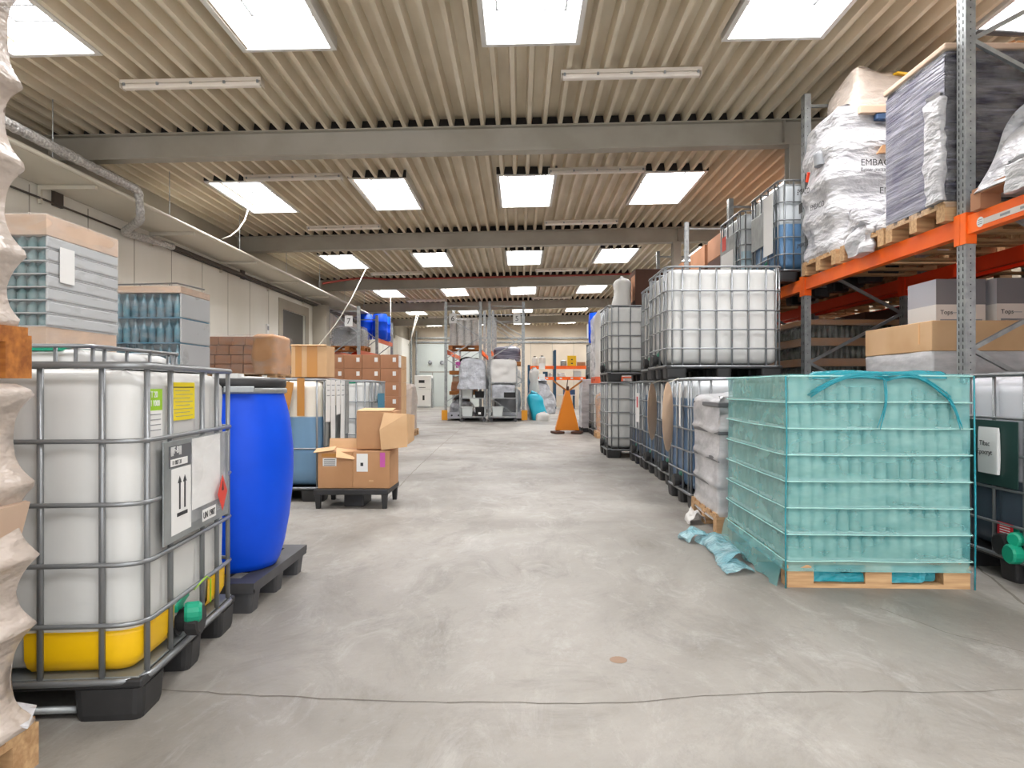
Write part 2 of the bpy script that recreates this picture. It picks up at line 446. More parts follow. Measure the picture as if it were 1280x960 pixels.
# roof lights
def skylight(xa, xb, ya, yb, n):
    t = thing('skylight', '', 'skylight', ((xa+xb)/2, (ya+yb)/2, deck_z((xa+xb)/2)))
    hx, hy = (xb-xa)/2, (yb-ya)/2; H = .36; sx = SL*hx
    def P(x, y, z): return (x, y, z+SL*x)
    w = MB()
    f = .05
    for (x0, x1, y0, y1) in ((-hx-f, -hx+.0, -hy-f, hy+f), (hx, hx+f, -hy-f, hy+f), (-hx, hx, -hy-f, -hy), (-hx, hx, hy, hy+f)):
        b = len(w.v)
        for z in (-.012, H):
            for x, y in ((x0, y0), (x1, y0), (x1, y1), (x0, y1)): w.v.append(P(x, y, z))
        for q in ((0, 3, 2, 1), (4, 5, 6, 7), (0, 1, 5, 4), (1, 2, 6, 5), (2, 3, 7, 6), (3, 0, 4, 7)): w.f.append((tuple(b+i for i in q), 0))
    w.build('frame', 'well', t)
    # closure where the sheet is cut, flute shade put into its dark colour
    MB().box(-hx-f, hx+f, -hy-f-.012, -hy-f-.004, 0, .12).build('closure_strip', 'deck_shade', t)
    g = MB().quad([P(-hx, -hy, H), P(hx, -hy, H), P(hx, hy, H), P(-hx, hy, H)])
    g.build('glazing', 'glazing', t)
    r = MB()
    for k in (-.5, 0, .5):
        r.box(-hx+.1, hx-.1, k*hy*1.2-.011, k*hy*1.2+.011, H-.10, H-.08)
    r.box(-hx+.09, -hx+.112, -hy+.09, hy-.09, H-.10, H-.08); r.box(hx-.112, hx-.09, -hy+.09, hy-.09, H-.10, H-.08)
    r.box(-hx+.09, hx-.09, hy-.112, hy-.09, H-.10, H-.08); r.box(-hx+.09, hx-.09, -hy+.09, -hy+.112, H-.10, H-.08)
    r.build('glazing_bar', 'grid_grey', t)
    return t
COLW = ['outermost left', 'inner left', 'middle', 'right', 'far right', 'outermost right']
ROWW = ['overhead row above the camera', 'nearest row', 'second row', 'third row', 'fourth row', 'fifth row', 'last row at the back wall']
for i, (ya, yb) in enumerate(SKY):
    for j, (xa, xb) in enumerate(SKX):
        s = skylight(xa, xb, ya, yb, i*10+j)
        s['label'] = 'bright rectangular roof light, %s one of the %s' % (COLW[j], ROWW[i])
        s['group'] = 'roof lights in the corrugated ceiling'

# steel beams
BY = [2.95, 8.94, 14.9, 20.9, 26.9, 32.9]
for y in BY:
    m = MB()
    def seg(xa, xb, ya, yb, za, zb):
        b = len(m.v)
        for z in (za, zb):
            for X, Yy in ((xa, ya), (xb, ya), (xb, yb), (xa, yb)): m.v.append((X, Yy, deck_z(X)+z))
        for q in ((0, 3, 2, 1), (4, 5, 6, 7), (0, 1, 5, 4), (1, 2, 6, 5), (2, 3, 7, 6), (3, 0, 4, 7)): m.f.append((tuple(b+i for i in q), 0))
    if y == BY[0]: continue
    seg(XL, XR, y-.09, y+.09, -.335, -.315)
    seg(XL, XR, y-.006, y+.006, -.315, -.015)
    seg(XL, XR, y-.09, y+.09, -.015, -.001)
    for X in (3.45,): seg(X-.006, X+.006, y-.09, y+.09, -.315, -.015)
    # haunch at the wall
    o = struct('roof_beam', m, 'beam')
    c = MB(); c.quad([(XL, y+.0, deck_z(XL)+.001), (XR, y, deck_z(XR)+.001), (XR, y, deck_z(XR)+.13), (XL, y, deck_z(XL)+.13)])
    struct('beam_shade_strip', c, 'deck_shade')  # filler strip added over the beam, flute shade put into its colour
for y in BY[2:]:
    X = 3.42
    c = MB(); zt = deck_z(X)-.336
    c.box(X-.09, X+.09, y-.09, y-.075, 0, zt); c.box(X-.09, X+.09, y+.075, y+.09, 0, zt); c.box(X-.006, X+.006, y-.075, y+.075, 0, zt)
    struct('column', c, 'beam')
X = 3.6; zt = deck_z(X)-.336
c = MB(); c.box(X-.09, X+.09, 8.86, 8.875, 3.62, zt); c.box(X-.09, X+.09, 9.01, 9.025, 3.62, zt); c.box(X-.006, X+.006, 8.875, 9.01, 3.62, zt)
c.box(X-.1, X+.1, 8.85, 9.03, 3.6, 3.62)
struct('column', c, 'beam')
for y in BY[1:]:
    c = MB().box(XL, XL+.14, y-.09, y+.09, 3.45, deck_z(XL)-.336); struct('column', c, 'dark_pipe' if y < 16 else 'beam')

# walls
mb = MB(); mb.box(XL-.25, XL, Y0, Y1, 3.64, 4.7); struct('wall_left_upper', mb, 'upper_wall')
DY0, DY1, DZ = 17.45, 19.3, 3.1
mb = MB(); mb.box(XL-.25, XL+.1, Y0, DY0, 0, 3.64); mb.box(XL-.25, XL+.1, DY1, Y1, 0, 3.64); mb.box(XL-.25, XL+.1, DY0, DY1, DZ, 3.64)
struct('wall_left', mb, 'panel_wall')
mb = MB()
y = .4
while y < 36:
    if not (DY0-.4 < y < DY1+.4): mb.box(XL+.1, XL+.103, y-.008, y+.008, 0, 3.6)
    y += 1.15
struct('trim_1', mb, 'joint_line')
# doorway with its sliding door
d = MB().box(XL-.02, XL+.04, DY0, DY1, 0, DZ); d = struct('door_1', d, 'wall_grey_door')
h = MB().box(XL+.04, XL+.07, DY0+.2, DY0+.23, .9, 1.3).build('door_handle', 'galv', d)
mb = MB(); mb.box(XL+.1, XL+.12, DY0-.28, DY0, 0, DZ+.25); mb.box(XL+.1, XL+.12, DY1, DY1+.28, 0, DZ+.25); mb.box(XL+.1, XL+.12, DY0, DY1, DZ, DZ+.25)
struct('trim_2', mb, 'upper_wall')
mb = MB().box(XL+.1, XL+.5, 20.0, 20.35, 0, 3.5); struct('column', mb, 'upper_wall')
struct('wall_right', MB().box(XR, XR+.2, Y0, Y1, 0, 4.95), 'back_wall')
struct('wall_back', MB().box(XL-.25, XR+.2, Y1, Y1+.25, 0, 4.95), 'back_wall')
mb = MB()
for x in (-5.4, -4.2, -3, -1.8, -.6, .6, 1.8, 3, 4.2): mb.box(x-.012, x+.012, Y1-.004, Y1, 0, 3.6)
struct('trim_3', mb, 'joint_line')
# rails across the back wall
mb = MB(); mb.box(-5.9, 7, Y1-.12, Y1, 3.78, 3.86); mb.box(-5.9, 7, Y1-.09, Y1, 3.55, 3.63); struct('trim_4', mb, 'galv')
d = struct('door_2', MB().box(-5.75, -2.2, Y1-.06, Y1-.01, 0, 3.5), 'door_white')
mb = MB(); mb.box(-5.6, -3.3, Y1-.075, Y1-.06, 1.9, 1.96); mb.box(-4.9, -4.86, Y1-.075, Y1-.06, 0, 1.9); mb.build('door_rail', 'joint_line', d)
struct('trim_5', MB().cyl((-6.02, 37.6, 0), (-6.02, 37.6, 4.2), .06, 8).cyl((-5.75, 37.7, 0), (-5.75, 37.7, 4.2), .05, 8), 'galv')

# duct shelf, pipes and cables along the left wall
t = thing('cable_tray', 'long cream tray with rounded front lip running along the left wall', 'cable tray', (0, 0, 0))
MB().box(-6.08, -5.33, -1, 25.5, 3.635, 3.66).build('shelf', 'cream', t)
MB().tube([(-5.32, -1, 3.665), (-5.32, 25.5, 3.665)], .026, 10).build('lip', 'cream', t, smooth=True)
for k in range(9):
    y = 3.4+k*2.6
    MB().box(-6.09, -5.36, y-.02, y+.02, 3.58, 3.63).box(-6.09, -6.05, y-.02, y+.02, 3.4, 3.58).build('bracket', 'cream', t)
for k in range(9):
    y = 2.6+k*2.6
    MB().cyl((-5.36, y, 3.66), (-5.36, y, deck_z(-5.36)), .006, 6).build('hanger_rod', 'galv', t)
t = thing('insulated_pipe', 'crinkled silver foil insulated pipe bending down below the cream tray', 'pipe', (0, 0, 0))
def bend(pts, r=.12, n=5):
    out = [Vector(pts[0])]
    for i in range(1, len(pts)-1):
        a, b, c = Vector(pts[i-1]), Vector(pts[i]), Vector(pts[i+1])
        p = b+(a-b).normalized()*r; q = b+(c-b).normalized()*r
        for k in range(n+1):
            u = k/n; out.append(p*(1-u)**2+b*2*u*(1-u)+q*u*u)
    out.append(Vector(pts[-1])); return out
def crinkle(path, r, seed=1, step=.05):
    P = []
    for i in range(len(path)-1):
        n = max(1, int((path[i+1]-path[i]).length/step))
        for k in range(n): P.append(path[i].lerp(path[i+1], k/n))
    P.append(path[-1]); rnd = random.Random(seed)
    return P, [r*rnd.uniform(.88, 1.1) for _ in P]
P, R = crinkle(bend([(-5.26, 2, 3.78), (-5.24, 9.35, 3.78), (-5.30, 9.5, 3.42), (-5.97, 10.25, 3.42), (-5.99, 11.7, 3.5)], .10), .058)
MB().tube(P, R, 10).build('pipe_jacket', 'foil', t)
tag(MB().tube([(-5.99, 11.7, 3.5), (-5.99, 27, 3.5)], .042, 8).build('heating_pipe', 'dark_pipe', smooth=True), 'dark brown pipe running down the left wall beyond the silver pipe', 'pipe')
tag(MB().tube([(-6.06, 0, 3.47), (-6.06, 26, 3.47)], .014, 6).build('conduit', 'dark_pipe', smooth=True), 'thin dark conduit running under the tray on the left wall', 'conduit')
# red sprinkler pipe
pts = [(-5.6, 19.3, 4.02), (-5.2, 19.7, 4.17), (-4.6, 20.0, 4.30)]+[(x, 20.15, 4.36+.022*x+.012*math.sin(x*3)) for x in (-4, -3, -2, -1, 0, 1, 2, 3, 4, 5.5)]
tag(MB().tube(pts, .03, 8).build('sprinkler_pipe', 'red_pipe', smooth=True), 'thin dark red pipe crossing below the ceiling before the third beam', 'pipe')
# wall gadgets
t = tag(MB().box(XL+.1, XL+.14, 16.3, 16.42, 2.25, 2.6).box(XL+.14, XL+.15, 16.32, 16.40, 2.45, 2.55, 1).build('wall_thermostat', ['paper', 'tray_grey']), 'small white control box on the left wall before the doorway', 'control box')

# ropes from the roof lights
def rope(pts, r, label, name='pull_cord'):
    tag(MB().tube(pts, r, 6).build(name, 'rope', smooth=True), label, 'cord')
def P3(px, py, Y): return ((px-650)*Y/850, Y, EYE+(484-py)*Y/850)
q = [P3(310, 262, 12.4), P3(306, 275, 12.0), P3(298, 287, 11.6), P3(288, 295, 11.2), P3(277, 299, 10.8)]
rope(q, .012, 'white cord curving from the second row roof light to the tray')
q = [P3(458, 335, 18.9), P3(440, 372, 17.5), P3(420, 405, 16), P3(398, 432, 14.6), P3(365, 460, 13.3)]
rope(q, .012, 'long pale cord hanging from the third row roof light down leftwards')
rope([(-4.62, 24.3, 4.4), (-4.62, 24.3, 2.9)], .012, 'short straight cord hanging above the blue drums')
rope([(-4.7, 30.9, 4.4), (-5.0, 31.2, 3.3), (-5.15, 31.3, 3.0), (-4.95, 31.1, 3.4), (-4.6, 30.9, 4.4)], .014, 'looped pale cord hanging near the back wall at left')

# fluorescent battens
def batten():
    t = thing('fluorescent_fitting', '', 'lamp')
    MB().box(-.76, .76, -.05, .05, -.05, -.012).build('housing', 'lamp_white', t)
    MB().box(-.745, .745, -.038, .038, -.10, -.05).build('diffuser', 'diffuser', t, bevel=.015)
    for k in range(5):
        MB().box(-.72+k*.36-.012, -.72+k*.36+.012, -.055, -.04, -.075, -.045).build('clip', 'galv', t)
    for sx in (-.76, .752): MB().box(sx, sx+.008, -.055, .055, -.10, -.012).build('end_cap', 'lamp_white', t)
    return t
bt = batten()
rows = [(7.37, 'above the first beam'), (10.65, 'just behind the first beam'), (14.0, 'just before the second beam'), (19.65, 'before the third beam'), (25.8, 'before the fourth beam'), (31.8, 'before the fifth beam'), (1.6, 'above the camera')]
for i, (y, w) in enumerate(rows):
    for j, (x, s) in enumerate(((-3.55, 'left'), (1.2, 'right'))):
        if i == 2: x = -3.62 if j == 0 else 1.26
        o = bt if (i == 0 and j == 0) else copy_tree(bt)
        o.location = (x, y, deck_z(x)-.0); o.rotation_euler = (0, -math.atan(SL), 0)
        o['label'] = '%s white fluorescent fitting under the ceiling %s' % (s, w); o['group'] = 'fluorescent fittings on the ceiling'
# ------------------------------------------------------------------ prototypes
def wood_pallet(parent, w=1.2, d=.8, z=0, m='wood', loc=(0, 0), nb=5):
    """part: pallet deck; sub-parts: blocks"""
    mb = MB(); bw = .13 if w > 1 else .1
    hw, hd = w/2, d/2
    n = nb
    for k in range(n):
        c = -hd+.07+(d-.14)*k/(n-1); mb.box(-hw, hw, c-.055, c+.055, z+.122, z+.144)
    for sx in (-1, 0, 1):
        c = sx*(hw-.07); mb.box(c-.07, c+.07, -hd, hd, z+.1, z+.122)
    for sy in (-1, 0, 1):
        c = sy*(hd-.05); mb.box(-hw, hw, c-.05, c+.05, z, z+.022)
    p = mb.build('pallet', m, parent, loc=(loc[0], loc[1], 0))
    for sx in (-1, 0, 1):
        for sy in (-1, 0, 1):
            cx, cy = sx*(hw-.07), sy*(hd-.05)
            MB().box(cx-.07, cx+.07, cy-.05, cy+.05, z+.022, z+.1).build('block', m, p)
    return p

RZ = [.31, .505, .70, .905]
LONG = [-.43, -.25, -.08, .08, .25, .43]
SHORT = [-.33, -.12, .12, .33]
def ibc(label, bottle='ibc_white', long=LONG, short=SHORT, lite=False, bottle_d=1.0, plate=True, platem='plate', yellow=False, plate_box=(-.40, .30, .53, .885), corner=[-.535, .535], rails=None):
    t = thing('ibc_tank', label, 'container tank')
    # pallet base
    b = MB(); b.box(-.6, .6, -.5, .5, .105, .135)
    pb = b.build('pallet_base', 'blackp', t, bevel=.008)
    for sx in (-1, 0, 1):
        for sy in (-1, 0, 1):
            cx, cy = sx*.49, sy*.40; hx = .11 if sx else .08; hy = .10 if sy else .075
            prof = []
            for z, k in ((0, .9), (.02, .95), (.105, 1.0)):
                prof.append([(cx+x*k, cy+y*k, z) for x, y, _, _ in rrect(hx, hy, .03, 3)])
            MB().loft(prof).build('foot', 'blackp', pb)
    # bottle
    bars = long; sb = short
    def groove(x, y, nx, ny):
        if abs(nx) > .99: q = min(abs(y-s) for s in sb)
        elif abs(ny) > .99: q = min(abs(x-s) for s in bars)
        else: return -.004
        return -.016*math.exp(-(q/.022)**2)
    rings = []
    for z, off in ((.15, -.07), (.17, -.03), (.21, -.008), (.30, .0), (.32, -.004), (.5, 0), (.52, -.004), (.7, 0), (.72, -.004), (.9, 0), (.93, -.004), (1.04, 0), (1.08, -.006), (1.115, -.03), (1.135, -.07), (1.142, -.14)):
        R = []
        for x, y, nx, ny in rrect(.576, .476, .085, 5, 26):
            g = off+groove(x, y, nx, ny)*(1 if .2 < z < 1.06 else .3)
            R.append((x+nx*g, y+ny*g, z))
        rings.append(R)
    bo = MB().loft(rings).build('bottle', bottle, t, smooth=True)
    MB().lathe([(.11, 1.13), (.11, 1.145), (.085, 1.148), (.085, 1.158), (.08, 1.16)], n=20).build('lid', 'blackp', bo)
    # cage
    cg = MB()
    zt = 1.15
    for x in bars+corner:
        for sy in (-1, 1): cg.tube([(x, sy*.487, .12), (x, sy*.487, zt)], .010, 6)
    for y in sb+[-.43, .43]:
        for sx in (-1, 1): cg.tube([(sx*.587, y, .12), (sx*.587, y, zt)], .010, 6)
    cage = cg.build('cage', 'galv_tube', t, smooth=True)
    for z in [.128]+(RZ if rails is None else rails)+[zt]:
        r = .0115 if z in (.128, zt) else .0085
        P = [(x, y, z) for x, y, _, _ in rrect(.598, .498, .09, 5)]
        MB().tube(P, r, 6, closed=True).build('rail', 'galv_tube', cage, smooth=True)
    for y in (-.17, .17):
        MB().tube(bend([(-.59, y, 1.15), (-.5, y, 1.165), (.5, y, 1.165), (.59, y, 1.15)], .04), .010, 6).build('top_bar', 'galv_tube', t, smooth=True)
    if plate:
        y0, y1, z0, z1 = plate_box
        MB().box(.606, .611, y0, y1, z0, z1).build('label_plate', platem, t, bevel=.002)
    v = MB(); v.cyl((.5, 0, .205), (.60, 0, .205), .045, 16).cyl((.53, 0, .205), (.57, 0, .205), .06, 16)
    v = v.build('valve', 'blackp', t, smooth=False)
    MB().lathe([(.055, 0), (.06, .005), (.06, .045), (.05, .05)], n=16).build('cap', 'blackp', v, loc=(.60, 0, .205), rot=(0, PI/2, 0))
    MB().obox((.565, .0, .275), (.035, .13, .03), (.25, 0, 0)).obox((.565, 0, .25), (.03, .03, .04)).build('lever', 'green', v, bevel=.005)
    return t

def bottle_mesh(kind):
    if kind == 'jar': pr = [(.036, 0), (.041, .008), (.041, .075), (.036, .09), (.026, .098), (.028, .10), (.028, .122), (.024, .124)]
    elif kind == 'bottle': pr = [(.034, 0), (.037, .01), (.037, .17), (.030, .2), (.015, .25), (.013, .30), (.016, .303), (.016, .32), (.012, .322)]
    else: pr = [(.034, 0), (.036, .008), (.036, .09), (.02, .13), (.014, .15), (.015, .16)]
    return pr
def tier(name, kind, nx, ny, w, d, mt, parent, h, n=8, sides='nseW', loc=(0, 0, 0)):
    """one layer of glass: only the two outer rows on every side are ever visible"""
    pr = bottle_mesh(kind); s = h/pr[-1][1]
    px, py = w/nx, d/ny; rk = min(px, py)/2*.97/max(r for r, _ in pr)
    mb = MB()
    for i in range(nx):
        for j in range(ny):
            if 1 < i < nx-2 and 1 < j < ny-2: continue
            mb.lathe([(r*rk, z*s) for r, z in pr], (-w/2+px*(i+.5), -d/2+py*(j+.5), 0), n)
    return mb.build(name, mt, parent, smooth=True, loc=loc)

def carton(w, d, h, m='card', label='', name='carton', cat='box', lab=None, tape=True, group=None, loc=(0, 0, 0), rz=0, parent=None):
    if parent is None: t = thing(name, label, cat, loc, rz, group)
    b = MB().box(-w/2, w/2, -d/2, d/2, 0, h)
    if parent is None: o = b.build('body', m, t, bevel=.004)
    else: o = b.build(name, m, parent, loc=loc, bevel=.004, rot=rz); t = o
    if tape: MB().box(-w/2-.0015, w/2+.0015, -.025, .025, h, h+.0015).box(-w/2-.0015, -w/2, -.025, .025, h-.07, h).box(w/2, w/2+.0015, -.025, .025, h-.07, h).build('tape', 'tape_pale', o)
    if lab:
        x0, x1, z0, z1 = lab
        MB().box(x0, x1, -d/2-.002, -d/2, z0, z1).build('sticker', 'paper', o)
    return t

# ------------------------------------------------------------------ left foreground
# near white container
C0 = math.radians(4.7)
def cornered(corner, rz, w=1.2, d=1.0):
    """origin of a w x d thing whose near right corner stands at corner"""
    c, s = math.cos(rz), math.sin(rz)
    return (corner[0]-(w/2*c - (-d/2)*s)*1.0, corner[1]-(w/2*s+(-d/2)*c), 0)
A = ibc('large white caged tank at left foreground with yellow corner guards', short=[-.23, .10, .28], long=[-.47, -.28, -.09, .09, .28, .47], corner=[], plate_box=(-.355, .355, .53, .89))
o = cornered((-1.222, 2.20), C0, d=.9); A.location = o; MB().box(-.585, .585, -.49, .49, .1355, .142).build('base_sheet', 'plate', A, bevel=.002)
A.rotation_euler = (0, 0, C0); A.scale = (1, .9, 1)
for _c in A.children:
    if _c.name.startswith('valve'): _c.location.y = -.09
def band(a0, a1, off=.006):
    P = rrect(.576, .476, .085, 5, 26); n = len(P)
    idx = list(range(a0, a1))
    rings = []
    for z, o_ in ((.145, -.09), (.148, -.04), (.17, -.012), (.2, off*.6), (.27, off), (.285, off), (.285, -.005)):
        rings.append([(P[i % n][0]+P[i % n][2]*o_, P[i % n][1]+P[i % n][3]*o_, z) for i in idx])
    return MB().loft(rings, cap=False, close=False)
P = rrect(.576, .476, .085, 5, 26)
def find(px, py): return min(range(len(P)), key=lambda i: (P[i][0]-px)**2+(P[i][1]-py)**2)
i0 = find(.23, -.476); i1 = find(.576, -.16)
if i1 < i0: i1 += len(P)
band(i0, i1).build('corner_guard', 'yellow', A, smooth=True)
i0 = find(.576, .18); i1 = find(.30, .476)
if i1 < i0: i1 += len(P)
band(i0, i1).build('corner_guard', 'yellow', A, smooth=True)
# papers and labels of the near tank
def lab(y0, y1, z0, z1, m, x=.612, name='label', par=None):
    return MB().box(x, x+.0015, y0, y1, z0, z1).build(name, m, par or A)

lab(-.20, .035, .957, 1.098, 'label_yellow', .5785)
for k in range(9): lab(-.185, .02, 1.078-k*.0135, 1.0815-k*.0135, 'ink', .580, 'print_line') if k in (0,) else lab(-.18+.01*(k % 3), .01-.03*(k % 2), 1.079-k*.0135, 1.081-k*.0135, 'label_print', .580, 'print_line')
lab(-.40, -.285, 1.0, 1.074, 'lime', .5785); lab(-.40, -.285, .905, 1.0, 'paper', .5785)
text('label_text', 'T 20\nI 1000', .03, A, (.5812, -.385, 1.045), RIGHT, 'paper')
for k in range(4): lab(-.39, -.30, .985-k*.018, .988-k*.018, 'label_print', .580, 'print_line')
lab(-.31, -.10, .795, .872, 'tray_dark'); text('label_text', '|||F-B|||', .035, A, (.6145, -.30, .845), RIGHT, 'paper')
lab(-.30, -.14, .80, .825, 'paper', .6135); text('label_text', '11 007 31', .022, A, (.6155, -.29, .805), RIGHT, 'ink')
lab(-.29, -.10, .555, .79, 'paper')
for yy in (-.215, -.165):
    lab(yy-.006, yy+.006, .64, .735, 'ink', .6135, 'arrow')
    MB().poly([(.6135, yy-.018, .735), (.6135, yy+.018, .735), (.6135, yy, .76)], (.0008, 0, 0)).build('arrow', 'ink', A)
lab(-.24, -.14, .615, .628, 'ink', .6135, 'arrow')
lab(-.09, .235, .615, .885, 'paper', .613, 'delivery_note')
lump(.006, .19, .575, .888, r=.003, ns=6, nz=6, amp=.003, topround=.003).build('document_sleeve', 'film_clear', A, loc=(.620, .075, 0), smooth=True)
MB().poly([(.632, .21-.062, .64), (.632, .21, .565), (.632, .21+.062, .64), (.632, .21, .715)], (.001, 0, 0)).build('hazard_label', 'red', A)
MB().poly([(.6335, .21-.012, .65), (.6335, .21+.012, .65), (.6335, .21, .69)], (.0008, 0, 0)).build('flame_mark', 'ink', A)
lab(-.03, .125, .56, .605, 'paper', .631); text('label_text', 'UN 1987', .036, A, (.6335, -.025, .57), RIGHT, 'ink')
# seal wire and green cap of the valve
MB().tube([(.60, -.03, .30), (.62, .05, .33), (.61, .13, .30), (.60, .16, .2)], .003, 5).build('seal_wire', 'lime', A)
MB().lathe([(.034, 0), (.039, .01), (.039, .05), (.03, .06)], n=14).build('dust_cap', 'green', A, loc=(.60, -.13, .24), rot=(0, PI/2, .3))
MB().tube([(-.62, -.46, .03), (.38, -.46, .03)], .013, 8).build('foot_rail', 'galv', A, smooth=True)

# tall wrapped pallet stack at the very left edge
def wrap_prof(pin, depth=.05, base=-.0):
    """skin pulled in between layer edges listed in pin (0..1)"""
    def f(t):
        d = min(abs(t-p) for p in pin); s = .5*min(b-a for a, b in zip(pin, pin[1:])) if len(pin) > 1 else .1
        return base-depth*(1-math.exp(-(d/(s*.45))**1.2))
    return f
t = thing('wrapped_pallet', 'beige film wrapped load on wooden pallet at the left edge, lower of two', 'wrapped pallet', (-1.80, 1.5, 0))
wood_pallet(t, .84, .9, 0, 'wood')
for k in range(4): MB().box(-.375, .375, -.40, .40, .15+k*.235, .165+k*.235).build('layer_pad', 'card_pink', t)
MB().box(-.33, .33, -.36, .36, .166, 1.08).build('goods', 'card_pink', t)
lump(.43, .455, .12, 1.09, r=.05, ns=14, nz=60, amp=.02, seed=3, prof=wrap_prof([.02, .30, .50, .71, .97], .055), topround=.02, freq=3.5).build('stretch_film', 'film_beige', t, smooth=True)
MB().obox((.385, .28, .66), (.015, .30, .2), (0, .25, .05)).build('corner_board', 'card_pink', t)
MB().obox((.37, .40, .17), (.12, .10, .006), (.2, .4, .5)).obox((.33, .35, .20), (.1, .16, .006), (.7, -.3, .3)).build('film_tail', 'film_white', t)
t = thing('wrapped_pallet', 'beige film wrapped load stacked high at the left edge, upper of two', 'wrapped pallet', (-1.82, 1.5, 1.105))
wood_pallet(t, .84, .9, 0, 'wood_orange')
MB().box(-.33, .33, -.36, .36, .15, 1.5).build('goods', 'card_pink', t)
lump(.43, .455, .13, 1.55, r=.05, ns=14, nz=80, amp=.02, seed=9, prof=wrap_prof([.02, .155, .33, .49, .68, .85, .98], .05), topround=.02, freq=3.5).build('stretch_film', 'film_beige', t, smooth=True)

# second container behind, raised on a wooden pallet
B = ibc('white caged tank on a wooden pallet behind the yellow guarded tank')
B.location = (-2.83, 4.0, .144)
t = tag(wood_pallet(None, 1.2, 1.0, 0), 'wooden pallet under the raised white tank behind the left foreground tank', 'pallet')
t.location = (-2.83, 4.0, 0)
MB().box(-.15, .42, -.44, -.2, 1.128, 1.145).build('strap', 'green', B)

def pallet_on_ibc(x, y, lab):
    q = place(B, lab, (x, y, 0)); return q

# tall glass pallet 1 (far left)
def glass_pallet(label, loc, w, d, tiers, kind, nx, ny, h, mt, padm, lidm, filmm, film_amp=.01, lid_h=.1, base_h=0, n=8, wood='wood', rz=0, prof_depth=.012, gap=.012, pallet=True, side_wrap=False):
    t = thing('glassware_pallet', label, 'wrapped pallet', loc, rz)
    wood_pallet(t, w, d, 0, wood)
    z = .146
    if base_h:
        MB().box(-w/2+.01, w/2-.01, -d/2+.01, d/2-.01, z, z+base_h).build('base_carton', lidm, t, bevel=.004); z += base_h
    src = None
    MB().box(-w/2+.10, w/2-.10, -d/2+.1, d/2-.1, z, z+tiers*(h+gap)).build('core', mt, t)
    for k in range(tiers):
        MB().box(-w/2+.006, w/2-.006, -d/2+.006, d/2-.006, z, z+gap-.002).build('layer_pad', padm, t)
        if src is None:
            src = tier('glass_layer', kind, nx, ny, w-.03, d-.03, mt, t, h-.002, n); src.location = (0, 0, z+gap-.002)
        else:
            c = src.copy(); COL.objects.link(c); c.parent = t; c.location = (0, 0, z+gap-.002)
        z += h+gap
    for k in range(tiers if side_wrap else 0):
        zz = .146+base_h+k*(h+gap)
        MB().box(w/2-.02, w/2+.004, -d/2+.01, d/2-.002, zz+.012, zz+h+gap-.004).build('shrink_wrap', 'pad_grey', t, bevel=.012)
    if lid_h:
        MB().box(-w/2, w/2, -d/2, d/2, z, z+lid_h).build('lid', lidm, t, bevel=.005); z += lid_h
    zt = z
    if filmm:
        pins = [0]+[((.146+base_h+k*(h+gap))-.1)/(zt-.1) for k in range(tiers+1)]+[1]
        lump(w/2+.012, d/2+.012, .10, zt+.01, r=.02, ns=18, nz=56, amp=film_amp, seed=loc[0]*3, prof=wrap_prof(pins, prof_depth), topround=.012, freq=4).build('stretch_film', filmm, t, smooth=True)
    return t
g1 = glass_pallet('tall pallet of teal glass bottles with cardboard lid beside the left edge stack', (-4.49, 6.1, 1.165), 1.18, 1.0, 7, 'short', 13, 11, .096, 'jar_teal', 'pad_grey', 'card_pink', 'film_clear', base_h=.27, lid_h=.17, side_wrap=True)
MB().box(.605, .607, -.36, -.17, .80, 1.10).build('delivery_note', 'paper', g1)
pallet_on_ibc(-4.49, 6.1, 'white caged tank under the tall pallet of teal glass bottles')
g2 = glass_pallet('pallet of blue tinted long neck bottles under a pink cardboard lid', (-4.84, 8.9, 1.165), 1.2, .8, 3, 'bottle', 11, 8, .305, 'jar_blue', 'pad_blue', 'card_pink', 'film_clear', lid_h=.085, side_wrap=True)
MB().box(-.38, -.24, -.425, -.422, .16, .52).box(-.08, .2, -.425, -.422, .1, .2).build('delivery_note', 'paper', g2)
pallet_on_ibc(-4.84, 8.9, 'white caged tank under the pallet of blue tinted bottles')
MB().tube([(-.6, .3, 1.30), (.2, .3, 1.32), (.55, .35, 1.24)], .012, 6).cyl((-.3, .3, 1.26), (-.3, .3, 1.31), .008, 6).cyl((.1, .3, 1.26), (.1, .3, 1.32), .008, 6).build('top_frame', 'galv_tube', g2)

# wrapped brown cartons
t = thing('wrapped_cartons', 'film wrapped pallet of small brown cartons behind the blue barrel', 'wrapped pallet', (-4.55, 11.4, 1.165))
wood_pallet(t, 1.2, .8)
r3 = random.Random(4)
for k in range(4):
    x = -.6
    while x < .38:
        w = r3.choice([.2, .23, .26]); w = min(w, .46-x)
        if w > .08: carton(w-.014, .74, .141, 'card_dark', parent=t, loc=(x+w/2, r3.uniform(-.01, .01), .146+k*.15), tape=False)
        x += w
lump(.20, .40, .13, .78, r=.08, ns=10, nz=20, amp=.05, seed=2, topround=.08).build('bundled_goods', 'card', t, loc=(.40, -.02, 0), smooth=True)
lump(.62, .42, .12, .765, r=.05, ns=10, nz=20, amp=.02, seed=6, topround=.04).build('stretch_film', 'film_clear', t, smooth=True)
pallet_on_ibc(-4.55, 11.4, 'white caged tank under the wrapped brown cartons')

